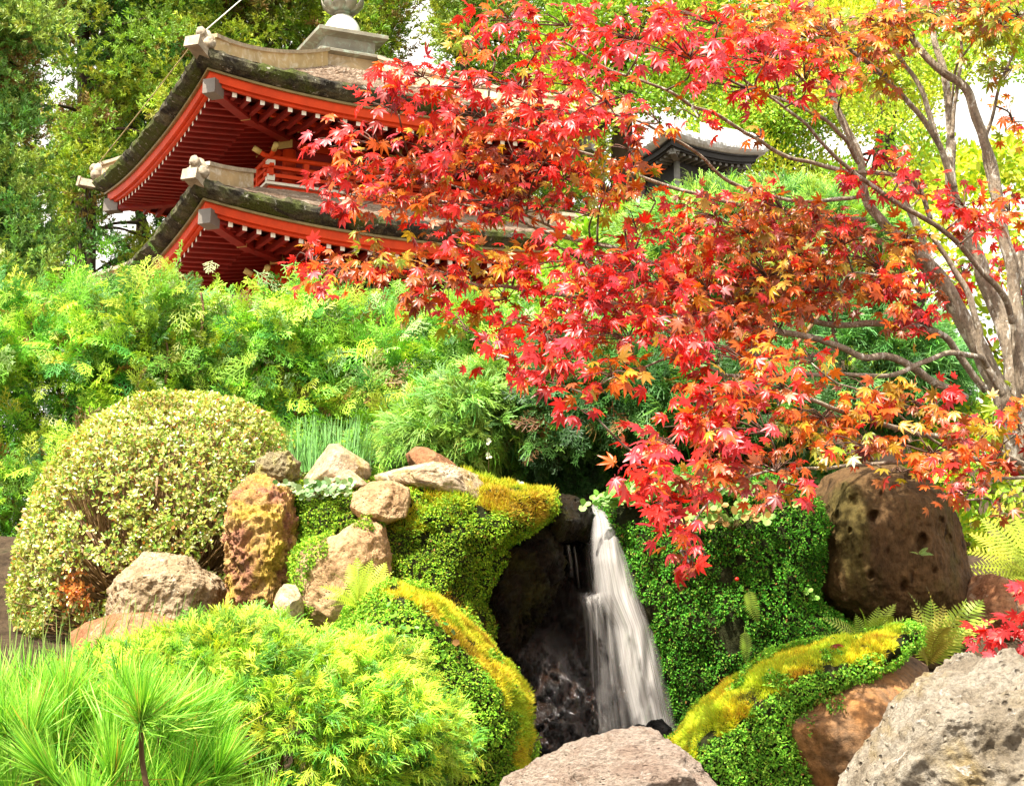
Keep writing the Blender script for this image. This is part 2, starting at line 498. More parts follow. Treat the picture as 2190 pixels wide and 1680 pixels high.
def fern_frond(seed, n=17, wid=0.21, cur=0.35):
    r = np.random.default_rng(seed); parts = []
    ys = np.linspace(0, 1, 9); ax = np.stack([.03 * np.sin(ys * 3), ys, cur * (ys - ys ** 2 * 1.5)], -1)
    v, f = strip(ax, .012, .004); parts.append((v, f, .6))
    for i in range(n):
        t = .1 + .88 * i / n; o = np.array([np.interp(t, ys, ax[:, k]) for k in range(3)])
        L = wid * math.sin(math.pi * min(1, (t * .8 + .22))) ** .8 * r.uniform(.9, 1.1)
        for s in (-1, 1):
            e = o + np.array([s * L, L * .42, -.12 * L]); m1 = o + (e - o) * .4
            w = np.array([0, 1, 0]) * (.015 + .006 * (1 - t))
            parts.append((np.array([o - w * .6, o + w * .6, m1 + w, m1 - w, e]), [(0, 1, 2), (0, 2, 3), (3, 2, 4)], [.8, .8, 1, 1, 1.15]))
    return T(*join(parts))
FERNS = [fern_frond(60 + i) for i in range(3)]
# ------------------------------------------------------------------ the ground
def ground_h(x, y):
    b = np.interp(y, [-50, 2, 4.5, 5.6, 6.5, 7.6, 8.6, 9.3, 10.4, 11.5, 14, 22, 40, 60, 3000], [0, .1, .7, 1.2, 1.45, 1.55, 1.75, 2.0, 2.95, 3.2, 3.4, 4.2, 6.3, 7, 7])
    sm = lambda a, lo, hi: np.clip((a - lo) / (hi - lo), 0, 1) ** 2 * (3 - 2 * np.clip((a - lo) / (hi - lo), 0, 1))
    left = sm(-x, 0.25, 0.6) * sm(y, 7.2, 8.3) * (1 - sm(y, 9.5, 11)) * 0.62
    right = sm(x, 0.9, 1.3) * sm(y, 6.8, 8.0) * (1 - sm(y, 9.5, 11)) * 0.35
    hill = 13.0 * np.exp(-(((x - 6.0) / 10) ** 2 + ((y - 67) / 10) ** 2) ** 1.5)
    return b + left + right + hill
gx = np.concatenate([np.linspace(-3000, -14, 24), np.linspace(-12, 12, 140), np.linspace(14, 3000, 24)])
gy = np.concatenate([np.linspace(-60, 1, 12), np.linspace(1.3, 16, 130), np.linspace(17, 70, 40), np.geomspace(80, 3000, 16)])
GX, GY = np.meshgrid(gx, gy, indexing='ij')
GZ = ground_h(GX, GY) + 0.05 * fbm(np.stack([GX * 1.7, GY * 1.7, GX * 0], -1), 4) * (GY < 70)
ni, nj = GX.shape
ii, jj = np.meshgrid(np.arange(ni - 1), np.arange(nj - 1), indexing='ij')
GF = np.stack([ii * nj + jj, (ii + 1) * nj + jj, (ii + 1) * nj + jj + 1, ii * nj + jj + 1], -1).reshape(-1, 4)
M_SOIL = rock_mat('soil', [(.030, .020, .012), (.055, .036, .020), (.09, .06, .035), (.05, .06, .02)], 4, bump=0.8, rough=0.95)
tag(mesh('ground', np.stack([GX, GY, GZ], -1).reshape(-1, 3), GF, M_SOIL, smooth=True, origin=(0, 0, 0)), kind='structure')

# ------------------------------------------------------------------ pagoda
class MB:
    def __init__(s): s.V, s.F, s.M = [], [], []
    def add(s, V, Fc, m=0):
        k = len(s.V); s.V += [tuple(map(float, v)) for v in V]; s.F += [tuple(i + k for i in f) for f in Fc]; s.M += [m] * len(Fc)
    def box(s, c, sz, m=0, ax=None, m_end=None):
        """box centred at c; ax = 3 direction rows (x, y, z)"""
        ax = np.eye(3) if ax is None else nrm(np.asarray(ax, float)); c = np.asarray(c, float); h = np.asarray(sz, float) / 2
        sg = [(-1, -1, -1), (1, -1, -1), (1, 1, -1), (-1, 1, -1), (-1, -1, 1), (1, -1, 1), (1, 1, 1), (-1, 1, 1)]
        V = [c + ax[0] * a * h[0] + ax[1] * b * h[1] + ax[2] * d * h[2] for a, b, d in sg]
        k = len(s.F)
        s.add(V, [(0, 3, 2, 1), (4, 5, 6, 7), (0, 1, 5, 4), (2, 3, 7, 6), (1, 2, 6, 5), (3, 0, 4, 7)], m)
        if m_end is not None: s.M[k + 2] = m_end      # the face looking along -y of its own axes
    def obj(s, name, mats, parent, smooth=False):
        return mesh(name, s.V, s.F, mats, parent, mi=s.M, local=True, smooth=smooth)

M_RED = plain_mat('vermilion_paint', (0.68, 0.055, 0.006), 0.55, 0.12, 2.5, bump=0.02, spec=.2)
M_RED2 = plain_mat('shade_deepened_red', (0.27, 0.013, 0.006), 0.6, 0.15, 3, bump=0.02)  # deep red taken darker to stand for the shade under the eaves
M_WHITE = plain_mat('white_paint', (0.80, 0.76, 0.62), 0.6, 0.06, 5, bump=0.02)
M_YELLOW = plain_mat('ochre_paint', (0.62, 0.46, 0.14), 0.5, 0.12, 6, bump=0.02)
M_BLACK = plain_mat('black_gap', (0.012, 0.012, 0.012), 0.8, 0.1, 6)
M_GOLD = plain_mat('brass_trim', (0.30, 0.22, 0.08), 0.5, 0.2, 4, bump=0.05)
M_THATCH = rock_mat('mossy_bark_edge', [(.012, .010, .008), (.04, .034, .026), (.10, .09, .055), (.17, .16, .09)], 3.2, spots=(.42, .40, .33), patch=(.075, .09, .02), bump=1.0, rough=0.95)
M_SHINGLE = rock_mat('cypress_shingles', [(.16, .11, .075), (.30, .22, .16), (.42, .34, .27)], 2.2, spots=(.5, .46, .4), bump=0.6, rough=0.9)
M_COPPER = plain_mat('weathered_tan_copper', (0.40, 0.29, 0.15), 0.55, 0.14, 2.2, bump=0.05, dirt=(.58, .52, .42))
M_TILE = plain_mat('pale_ridge_tile', (0.36, 0.295, 0.21), 0.8, 0.2, 5, bump=0.2, dirt=(.24, .19, .13))
M_PEWTER = plain_mat('grey_metal_cap', (0.17, 0.145, 0.12), 0.45, 0.12, 3, metal=0.3, bump=0.02)
M_VERDI = plain_mat('verdigris_metal', (0.22, 0.20, 0.15), 0.5, 0.15, 2.5, metal=0.2, bump=0.04, dirt=(.30, .38, .30))
M_DOME = plain_mat('pale_dome_metal', (0.72, 0.70, 0.62), 0.45, 0.06, 2.5, bump=0.02, dirt=(.55, .66, .56))
M_SHADE = plain_mat('shade_dark_soffit', (0.12, 0.009, 0.005), 0.8, 0.15, 3)  # shade of the eave underside put into a still darker red

SIDES = [(np.array([0, -1.]), np.array([1., 0])), (np.array([-1., 0]), np.array([0, -1.])), (np.array([0, 1.]), np.array([-1., 0])), (np.array([1., 0]), np.array([0, 1.]))]
# each side: outward normal, direction along it.  side 0 = towards the path (right in view), side 1 = left in view

def roof(root, z0, W, wt, zt, lift, nraf, wall, pal, shingle, ridge_to, power=1.45):
    """hipped roof: fascia top at z0 at the corners, half width W, rising to half width wt at zt"""
    red, red2, white, edge, cop = pal
    sag = lambda u: -lift * (1 - np.abs(u) ** 2.3)
    OUT = 0.30                                   # the eave edge stands this far outside the fascia
    def surf(u, t, up=0.0):
        hw = (W + OUT) * (1 - t) + wt * t
        z = z0 + 0.30 + up + (zt - z0 - 0.30) * t ** power + sag(u) * (1 - t) ** 2
        return hw, z
    def pt(sd, u, hw, z):
        n, a = SIDES[sd]; q = n * hw + a * u * hw
        return (q[0], q[1], z)
    NU, NT = 48, 26
    us = np.linspace(-1, 1, NU)
    mb = MB()
    for sd in range(4):
        V, Fc = [], []
        for j in range(NT * 2):
            row = j // 2; t = (row + (j % 2)) / NT; lip = 0.035 if j % 2 == 0 else 0.0
            for u in us:
                hw, z = surf(u, min(t, 1.0)); rg = 0.012 * vnoise(np.array([u * 40, row * 3.1, sd]))
                V.append(pt(sd, u, hw + rg, z + (lip if shingle else 0) + rg))
        for j in range(NT * 2 - 1):
            for i in range(NU - 1):
                a = j * NU + i; Fc.append((a, a + 1, a + NU + 1, a + NU))
        mb.add(V, Fc, 0)
    rf = mb.obj('roof', [shingle or cop], root)
    # thick, ragged eave edge
    mb = MB()
    for sd in range(4):
        V, Fc = [], []; NB = 120
        for k in range(6):
            for u in np.linspace(-1, 1, NB):
                q = np.array([u * 22, k * 0.9, sd * 9.0]); rg = 0.035 * float(fbm(q, 3)) + 0.03 * max(0, float(vnoise(q * 2.3)))
                hw0, zt0 = surf(u, 0)
                prof = [(OUT + .0, .045 + rg), (OUT + .05 + rg * .7, -.02), (OUT + .03 + rg, -.10), (OUT - .04 + rg * .6, -.17 + rg * .5), (OUT - .15, -.23 + rg * .3), (0.02, -.245)][k]
                V.append(pt(sd, u, W + prof[0], zt0 + prof[1]))
        for k in range(5):
            for i in range(NB - 1):
                a = k * NB + i; Fc.append((a, a + NB, a + NB + 1, a + 1))
        mb.add(V, Fc, 0)
    mb.obj('eave_edge', [edge], rf, smooth=False) if False else mesh('eave_edge', mb.V, mb.F, [edge], root, local=True, mi=mb.M)
    # brass line, two red fascia boards, red boarding under the rafters
    def band(mb, prof, m, NB=60, inset=None):
        for sd in range(4):
            V, Fc = [], []
            for (o, dz) in prof:
                for u in np.linspace(-1, 1, NB):
                    V.append(pt(sd, u, W + o, z0 + sag(u) + dz))
            n = len(prof)
            for k in range(n - 1):
                for i in range(NB - 1):
                    a = k * NB + i; Fc.append((a, a + NB, a + NB + 1, a + 1))
            mb.add(V, Fc, m)
    mb = MB(); band(mb, [(.10, .055), (.10, .012), (.02, .010)], 0); mb.obj('eave_trim', [M_GOLD if shingle else red], root)
    mb = MB(); band(mb, [(.045, .012), (.04, -.15), (-.03, -.15)], 0); band(mb, [(-.03, -.148), (-.035, -.205), (-.11, -.207)], 0)
    mb.obj('fascia', [red], root)
    # soffit boards rising inwards in two steps
    mb = MB()
    inner = wall + 0.02
    for sd in range(4):
        V, Fc = [], []; NB = 40
        st = [(W - .06, -.13, 1.0), (W - .55, -.10, .8), (W - .95, -.06, .62), (W - .95, -.14, .62), (W * .5 + wall * .5, -.02, .25), (inner, .16, 0.0)]
        for hw, dz, sg in st:
            for u in np.linspace(-1, 1, NB): V.append(pt(sd, u, hw, z0 + sag(u) * sg + dz + (1 - sg) * -.02))
        for k in range(len(st) - 1):
            for i in range(NB - 1):
                a = k * NB + i; Fc.append((a, a + NB, a + NB + 1, a + 1))
        mb.add(V, Fc, 0)
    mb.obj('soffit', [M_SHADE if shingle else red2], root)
    # flying rafters: the two sides in view one by one, the far sides as one
    rest = MB(); base = MB()
    for sd in range(4):
        n, a = SIDES[sd]; n3 = np.array([*n, 0]); a3 = np.array([*a, 0])
        for i in range(nraf):
            u = -0.945 + 1.89 * i / (nraf - 1)
            o = n3 * (W - .10) + a3 * u * W + np.array([0, 0, z0 + sag(u) - .235])
            L = min(.98, (1 - abs(u)) * W * .98 + .16)
            dr = nrm(-n3 + np.array([0, 0, .06])); up = np.cross(a3, dr); up *= np.sign(up[2])
            m_ = MB() if sd < 2 else rest
            m_.box(o + dr * L / 2, (.085, L, .095), 0, [a3, dr, up], m_end=1)
            if sd < 2: m_.obj('rafter', [red2, white], root)
            # base rafters (second row)
            if abs(u) < .80:
                o2 = n3 * (W - .90) + a3 * u * W + np.array([0, 0, z0 + sag(u) * .66 - .225])
                L2 = min(W - .9 - wall, W - .9 - abs(u) * W + .05)
                if L2 > .1:
                    dr2 = nrm(-n3 + np.array([0, 0, .16])); up2 = np.cross(a3, dr2); up2 *= np.sign(up2[2])
                    base.box(o2 + dr2 * L2 / 2, (.08, L2, .09), 0, [a3, dr2, up2], m_end=1)
    tag(rest.obj('rafters', [red2, white], root), kind='stuff')
    tag(base.obj('base_rafters', [red2, M_YELLOW if shingle else red2], root), kind='stuff')
    # the beam that carries the flying rafters
    mb = MB()
    for sd in range(4):
        V, Fc = [], []; NB = 40
        for o, dz in [(-.84, -.16), (-.84, -.235), (-.94, -.235)]:
            for u in np.linspace(-1, 1, NB): V.append(pt(sd, u, W + o, z0 + sag(u) * .7 + dz))
        for k in range(2):
            for i in range(NB - 1):
                a = k * NB + i; Fc.append((a, a + NB, a + NB + 1, a + 1))
        mb.add(V, Fc, 0)
    mb.obj('rafter_beam', [red], root)
    # corners
    for k, (sx, sy) in enumerate(((-1, -1), (1, -1), (-1, 1), (1, 1))):
        dg = np.array([sx, sy, 0.]) / math.sqrt(2); pr = np.array([-dg[1], dg[0], 0.]); ez = np.array([0, 0, 1.])
        hb = MB(); c0 = dg * (W - .10) * math.sqrt(2) + ez * (z0 - .27); L = 1.5
        dr = nrm(-dg + ez * -.04); hb.box(c0 + dr * L / 2, (.19, L, .22), 0, [pr, dr, np.cross(pr, dr) * np.sign(np.cross(pr, dr)[2])])
        c1 = dg * (W - .93) * math.sqrt(2) + ez * (z0 - .34); L1 = max(.3, (W - .93 - wall) * 1.41)
        hb.box(c1 + nrm(-dg + ez * .08) * L1 / 2, (.20, L1, .20), 0, [pr, nrm(-dg + ez * .08), ez], m_end=1)
        h_ = hb.obj('hip_beam', [red2, M_YELLOW if shingle else red2], root)
        if shingle:
            cb = MB(); cb.box(c0 + dg * .05, (.245, .34, .27), 0, [pr, dr, np.cross(pr, dr) * np.sign(np.cross(pr, dr)[2])]); cb.obj('beam_cap', [M_PEWTER], h_)
        # hip ridge following the roof
        V, Fc, M = [], [], []
        ts = np.linspace(0.055, ridge_to, 22)
        for t in ts:
            hw, z = surf(1.0, t); c = dg * hw * math.sqrt(2) + ez * z
            for s, h in ((-.13, -.03), (-.13, .27), (-.18, .275), (-.18, .345), (.18, .345), (.18, .275), (.13, .27), (.13, -.03)):
                V.append(c + pr * s + ez * h)
        for i in range(len(ts) - 1):
            for j in range(8):
                Fc.append((i * 8 + j, i * 8 + (j + 1) % 8, (i + 1) * 8 + (j + 1) % 8, (i + 1) * 8 + j)); M.append(1 if 2 <= j <= 4 else 0)
        Fc += [tuple(range(8)), tuple((len(ts) - 1) * 8 + i for i in range(8))[::-1]]; M += [0, 0]
        hr = mesh('hip_ridge', V, Fc, [cop, M_TILE if shingle else cop], root, local=True, mi=M)
        if not shingle: continue
        # ridge end: long flat tile sticking out and a scrolled ornament behind it
        eb = MB(); hw, z = surf(1.0, -0.035); c = dg * (hw - .07) * 1.4142 + ez * (z - .02)
        dr2 = nrm(dg + ez * .28)
        eb.box(c - dr2 * .18, (.25, .80, .15), 0, [pr, dr2, np.cross(pr, dr2) * np.sign(np.cross(pr, dr2)[2])])
        eb.box(c + dr2 * .21, (.29, .06, .21), 0, [pr, dr2, np.cross(pr, dr2) * np.sign(np.cross(pr, dr2)[2])])
        eb.obj('end_tile', [M_TILE], hr)
        sp = Soup(); hw2, z2 = surf(1.0, .035); c2 = dg * hw2 * 1.4142 + ez * (z2 + .24)
        for off, rad in (((0, .0, -.02), .17), ((0, -.16, .06), .10), ((0, .20, -.06), .12), ((.1, -.05, -.12), .12), ((-.1, -.05, -.12), .12)):
            v, f = ico(3); q = c2 + pr * off[0] - dg * off[1] + ez * off[2]
            v = v * rad * (1 + .18 * fbm(v * 2.2 + k + rad * 50, 3))[:, None]
            sp.add(np.stack([v @ pr * 0 for _ in range(3)], -1) + v + q, f, (1, 1, 1))
        V, Fc, C = sp.get(); mesh('ridge_ornament', V, Fc, [M_TILE], hr, local=True, smooth=True)
    return surf

def brackets(root, wall, z):
    """three-stepped bracket clusters under an eave, at the corners and between"""
    spots = []
    for sd in range(4):
        for u in (-1, -.36, .36): spots.append((sd, u))
    for sd, u in spots:
        n, a = SIDES[sd]; n3 = np.array([*n, 0.]); a3 = np.array([*a, 0.]); ez = np.array([0, 0, 1.])
        outs = [n3] if abs(u) < 1 else [nrm(n3 - a3)]
        base = n3 * wall + a3 * u * wall + ez * z
        for dr in outs:
            sd3 = np.cross(ez, dr); mb = MB()
            mb.box(base + dr * .03 + ez * -.42, (.30, .30, .16), 0, [sd3, -dr, ez], m_end=1)
            for s in range(3):
                L = .34 + .30 * s; zz = -.30 + .16 * s
                mb.box(base + dr * L / 2 + ez * zz, (.13, L, .10), 0, [sd3, -dr, ez], m_end=1)
                mb.box(base + dr * (L - .06) + ez * (zz + .08), (.19, .19, .09), 0, [sd3, -dr, ez], m_end=1)
                W2 = .95 - .12 * s
                q = base + dr * (L - .10) + ez * (zz + .14)
                mb.box(q, (W2, .11, .10), 0, [sd3, -dr, ez])
                for e in (-1, 1):
                    mb.box(q + sd3 * e * (W2 / 2 + .012), (.024, .114, .104), 1, [sd3, -dr, ez])
                    for kk in range(3):            # curled, pale-edged arm ends
                        mb.box(q + sd3 * e * (W2 / 2 - .03 - .07 * kk) - ez * (.055 + .018 * (2 - kk)), (.06, .118, .035), 1, [sd3, -dr, ez])
                    mb.box(q + sd3 * e * W2 * .36 + ez * .085, (.15, .16, .08), 0, [sd3, -dr, ez], m_end=1)
            # tail beam
            tl = nrm(dr - ez * .32); upv = np.cross(sd3, tl); upv *= np.sign(upv[2])
            mb.box(base + dr * .70 + ez * .10, (.12, 1.1, .13), 0, [sd3, -tl, upv], m_end=1)
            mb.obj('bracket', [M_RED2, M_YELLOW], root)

C_ = np.array([-3.453, 40.938]); ZB = 6.25; Z0 = 15.65 - ZB
pagoda = thing('pagoda', 'vermilion red tiered pagoda with mossy shingled roofs rising behind the clipped hedge', 'pagoda', (C_[0], C_[1], ZB), math.radians(24))
PAL = (M_RED, M_RED2, M_WHITE, M_THATCH, M_COPPER)
wallw = 1.55
surfU = roof(pagoda, Z0, 3.74, .52, Z0 + 1.85, .27, 28, wallw, PAL, M_SHINGLE, 0.97)
surfL = roof(pagoda, Z0 - 2.42, 3.74, 1.9, Z0 - 2.36 + 1.0, .27, 28, wallw + .15, PAL, M_SHINGLE, 0.62, 1.25)
surfG = roof(pagoda, Z0 - 4.85, 4.0, 2.0, Z0 - 4.85 + 1.05, .27, 20, wallw + .3, PAL, M_SHINGLE, 0.62, 1.25)

def storey(z_lo, z_hi, w, slats=True):
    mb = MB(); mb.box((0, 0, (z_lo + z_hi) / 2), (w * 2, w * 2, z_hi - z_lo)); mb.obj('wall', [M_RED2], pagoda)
    for sd in range(4):
        n, a = SIDES[sd]; n3 = np.array([*n, 0.]); a3 = np.array([*a, 0.])
        for u in (-1, -.36, .36):
            v, f = tube([n3 * w + a3 * u * w + np.array([0, 0, z_lo]), n3 * w + a3 * u * w + np.array([0, 0, z_hi - .3])], .13, .13, 12)
            mesh('column', v, f, [M_RED], pagoda, local=True, smooth=True)
        mb = MB()
        for zz, th in ((z_lo + .1, .16), (z_hi - .95, .14), (z_hi - .45, .16)):
            mb.box(n3 * (w + .03) + np.array([0, 0, zz]), (2 * w, .10, th), 0, [a3, n3, (0, 0, 1)])
        mb.obj('tie_beam', [M_RED], pagoda)
        mb = MB(); mb.box(n3 * (w + .015) + np.array([0, 0, z_hi - .69]), (w * .66, .04, .36), 1, [a3, n3, (0, 0, 1)])
        mb.box(n3 * (w + .012) + np.array([0, 0, (z_lo + z_hi - .95) / 2]), (w * .66, .04, z_hi - .95 - z_lo - .3), 2, [a3, n3, (0, 0, 1)])
        for i in range(9):
            mb.box(n3 * (w + .045) + a3 * (i - 4) * w * .075 + np.array([0, 0, z_hi - .69]), (.05, .05, .36), 0, [a3, n3, (0, 0, 1)])
        mb.obj('lattice_window', [M_YELLOW, M_BLACK, M_WHITE], pagoda)
        # slatted band high under the eave
        mb = MB()
        mb.box(n3 * (w + .95) + np.array([0, 0, z_hi - .16]), (2.4, .02, .30), 1, [a3, n3, (0, 0, 1)])
        for i in range(16):
            mb.box(n3 * (w + .975) + a3 * (i - 7.5) * .15 + np.array([0, 0, z_hi - .16]), (.065, .03, .30), 0, [a3, n3, (0, 0, 1)])
        mb.obj('eave_lattice', [M_YELLOW, M_BLACK], pagoda)
    brackets(pagoda, w, z_hi - .05)

storey(Z0 - 1.40, Z0 + .10, wallw)
storey(Z0 - 3.80, Z0 - 2.24, wallw + .15)
storey(0.35, Z0 - 4.72, wallw + .3)
mb = MB(); mb.box((0, 0, .1), (5.4, 5.4, .7)); mb.obj('stone_base', [plain_mat('base_stone', (.3, .28, .25), .9, .2, 3, bump=.2)], pagoda)

def balcony(zf, w):
    mb = MB()
    mb.box((0, 0, zf - .06), (w * 2 + .10, w * 2 + .10, .05), 1)
    mb.box((0, 0, zf - .035), (w * 2, w * 2, .06), 0)
    mb.box((0, 0, zf - .28), (w * 2 - .06, w * 2 - .06, .39), 2)
    mb.obj('balcony_deck', [M_RED2, M_WHITE, M_RED], pagoda)
    for sd in range(4):
        n, a = SIDES[sd]; n3 = np.array([*n, 0.]); a3 = np.array([*a, 0.]); e = w - .06
        for i in range(6):
            u = -1 + 2 * i / 6
            m_ = MB(); c = n3 * e + a3 * u * e
            m_.box(c + np.array([0, 0, zf + .21]), (.10, .10, .42), 0, [a3, n3, (0, 0, 1)])
            if i == 0:
                m_.box(c + np.array([0, 0, zf + .355]), (.145, .145, .10), 1, [a3, n3, (0, 0, 1)])
                m_.box(c + np.array([0, 0, zf + .06]), (.145, .145, .12), 1, [a3, n3, (0, 0, 1)])
            m_.obj('rail_post', [M_RED, M_WHITE], pagoda)
        for zz, th, ext in ((.12, .07, .12), (.28, .06, .14)):
            m_ = MB(); m_.box(n3 * (e + .005 * sd) + np.array([0, 0, zf + zz + (sd % 2) * .012]), (2 * e + 2 * ext, .075, th), 0, [a3, n3, (0, 0, 1)]); m_.obj('rail', [M_RED], pagoda)
        us = np.linspace(-1, 1, 25); ext = e + .32
        path = [n3 * e + a3 * u * ext + np.array([0, 0, zf + .47 + .13 * max(0, (abs(u) - .86) / .14) ** 1.6 + (sd % 2) * .02]) for u in us]
        v, f = tube(path, .048, .048, 10); hr_ = mesh('handrail', v, f, [M_RED], pagoda, local=True, smooth=True)
        for s in (0, -1):
            dv = nrm(np.array(path[s]) - np.array(path[1 if s == 0 else -2]))
            v, f = tube([path[s] - dv * .14, path[s] + dv * .02], .054, .054, 12); mesh('rail_tip', v, f, [M_YELLOW], hr_, local=True, smooth=False)
balcony(Z0 - 1.29, 2.15)
balcony(Z0 - 3.72, 2.3)

# roof crown: neck with diamond ornament, flared basin, dome, lotus, spire
mb = MB(); zc = Z0 + 1.80
mb.box((0, 0, zc + .04), (1.06, 1.06, .50), 0)
for n, a in SIDES[:2]:
    n3 = np.array([*n, 0.]); a3 = np.array([*a, 0.]); c = n3 * .537 + np.array([0, 0, zc + .04])
    q = [c + a3 * .34, c + np.array([0, 0, .13]), c - a3 * .34, c - np.array([0, 0, .13])]; q2 = [x + n3 * .035 for x in q]
    mb.add(q + q2, [(4, 5, 6, 7), (0, 1, 5, 4), (1, 2, 6, 5), (2, 3, 7, 6), (3, 0, 4, 7)], 0)
mb.obj('roof_neck', [M_COPPER], pagoda)
def flare(name, prof, mat):
    V, Fc = [], []
    for hw, z in prof: V += [(-hw, -hw, z), (hw, -hw, z), (hw, hw, z), (-hw, hw, z)]
    for k in range(len(prof) - 1):
        for i in range(4): Fc.append((k * 4 + i, k * 4 + (i + 1) % 4, (k + 1) * 4 + (i + 1) % 4, (k + 1) * 4 + i))
    Fc += [(3, 2, 1, 0), tuple(len(V) - 4 + i for i in range(4))]
    return mesh(name, V, Fc, [mat], pagoda, local=True)
flare('basin_foot', [(.56, zc + .285), (.70, zc + .30), (.70, zc + .345), (.60, zc + .40), (.53, zc + .41)], M_VERDI)
flare('dew_basin', [(.52, zc + .40), (.53, zc + .66), (.60, zc + .69), (.735, zc + .71), (.735, zc + .78), (.70, zc + .80), (.30, zc + .86)], M_VERDI)
v, f = ico(4); v = v.copy(); v[:, 2] = np.where(v[:, 2] < 0, v[:, 2] * .3, v[:, 2] * 1.28); v *= .39; v[:, 2] += zc + .90
mesh('dome', v, f, [M_DOME], pagoda, local=True, smooth=True)
def lathe(prof, k=24):
    V, Fc = [], []; n = len(prof)
    for r, z in prof: V += [(r * math.cos(2 * math.pi * i / k), r * math.sin(2 * math.pi * i / k), z) for i in range(k)]
    for j in range(n - 1): Fc += [(j * k + i, j * k + (i + 1) % k, (j + 1) * k + (i + 1) % k, (j + 1) * k + i) for i in range(k)]
    return V, Fc
V, Fc = lathe([(.05, zc + 1.36), (.16, zc + 1.40), (.24, zc + 1.52), (.32, zc + 1.58), (.25, zc + 1.62), (.06, zc + 1.64), (.05, zc + 3.2), (.0, zc + 3.2)])
fin = mesh('finial', V, Fc, [M_VERDI], pagoda, local=True, smooth=True)
for k in range(9):
    a = 2 * math.pi * k / 9; c, s = math.cos(a), math.sin(a); V, Fc = [], []
    for i, (r, z, w) in enumerate(((.17, 1.42, .05), (.30, 1.46, .12), (.40, 1.56, .12), (.44, 1.70, .07), (.43, 1.80, .01))):
        for e in (-1, 1): V.append((r * c - e * w * s, r * s + e * w * c, zc + z))
    Fc = [(2 * i, 2 * i + 1, 2 * i + 3, 2 * i + 2) for i in range(4)]
    o = mesh('lotus_petal', V, Fc, [M_VERDI], fin, local=True, smooth=True)
    md = o.modifiers.new('t', 'SOLIDIFY'); md.thickness = .015
for k in range(4):
    z = zc + 1.9 + .3 * k; a = np.linspace(0, 2 * np.pi, 25)
    v, f = tube(np.stack([.3 * np.cos(a), .3 * np.sin(a), z + 0 * a], -1), .03, .03, 6); mesh('spire_ring', v, f, [M_VERDI], fin, local=True, smooth=True)
# stay rod and cord from the near corner
def hipw(t, up):
    hw, z = surfU(1.0, t); return np.array([-hw, -hw, z + up])
v, f = tube([hipw(.04, .42), np.array([-1.55, -1.9, Z0 + 3.55])], .012, .010, 5); mesh('stay_rod', v, f, [M_DOME], pagoda, local=True)
c0, c1 = hipw(.02, .4), hipw(.02, .4) * np.array([1, -1, 1])
p = [c0 * (1 - t) + c1 * t + np.array([-.06 * math.sin(math.pi * t), 0, -.12 * math.sin(math.pi * t)]) for t in np.linspace(0, 1, 14)]
v, f = tube(p, .011, .011, 5); mesh('stay_cord', v, f, [M_GOLD], pagoda, local=True)

# ------------------------------------------------------------------ small gate roof further back
GR = P(1436, 300, 62.0); Wg = 1.55; ga = math.radians(30)
Rz = np.array([[math.cos(ga), -math.sin(ga)], [math.sin(ga), math.cos(ga)]])
gc = GR[:2] - Rz @ np.array([-Wg, -Wg]); gzb = float(ground_h(GR[0], GR[1] + 1.5)) - .2
gate = thing('garden_gate', 'small gate house with pale grey roof and dark rafters, seen between maple branches', 'gate house', (gc[0], gc[1], gzb), ga)
M_GREY = plain_mat('pale_grey_roofing', (.70, .71, .70), .5, .08, 2, bump=.05)
M_DARK = plain_mat('dark_timber', (.030, .028, .026), .7, .2, 3)
M_GRAFT = plain_mat('grey_rafter', (.20, .19, .17), .7, .2, 3)
gz = GR[2] - gzb
roof(gate, gz, Wg, .30, gz + .95, .16, 14, .9, (M_DARK, M_GRAFT, M_GRAFT, M_GREY, M_GREY), None, .95, 1.2)
mb = MB(); mb.box((0, 0, gz / 2), (1.8, 1.8, gz)); mb.obj('wall', [M_DARK], gate)
for sx in (-1, 1):
    for sy in (-1, 1):
        v, f = tube([(sx * .95, sy * .95, 0), (sx * .95, sy * .95, gz)], .1, .1, 10); mesh('post', v, f, [M_GRAFT], gate, local=True, smooth=True)
# ------------------------------------------------------------------ stones
def stone(name, label, poly, d, thick, mat, cat='rock', group=None, **k):
    V, Fc = blob(poly, d, thick, **k)
    o = mesh(name, V, Fc, mat, smooth=True)
    tag(o, label, cat, group)
    return o, V, Fc

R_GREY = rock_mat('grey_tuff', [(.20, .135, .07), (.36, .26, .15), (.48, .37, .24), (.29, .20, .11)], 11, spots=(.70, .60, .43), bump=.7, pits=.25, pit_scale=55)
R_WARM = rock_mat('rusty_volcanic', [(.16, .09, .055), (.42, .19, .11), (.50, .31, .11), (.34, .21, .13)], 9, patch=(.56, .38, .07), bump=.7, pits=.4, pit_scale=45)
R_PALE = rock_mat('pale_sandstone', [(.34, .22, .12), (.52, .40, .26), (.62, .53, .40)], 7, spots=(.78, .72, .60), patch=(.44, .33, .12), bump=.7)
R_CREAM = rock_mat('pitted_tuff', [(.44, .26, .13), (.62, .40, .21), (.72, .54, .32)], 8, bump=.8, pits=1.0, pit_scale=60)
R_BROWN = rock_mat('umber_boulder', [(.05, .028, .013), (.105, .060, .026), (.15, .085, .036), (.08, .048, .024)], 5, patch=(.10, .075, .022), bump=.7, pits=1.0, pit_scale=11, stretch=(1, 1, .55))
R_RUST = rock_mat('orange_brown_boulder', [(.10, .060, .035), (.20, .12, .065), (.26, .13, .05), (.15, .095, .06)], 4.5, patch=(.48, .22, .07), bump=.6, rough=.7)
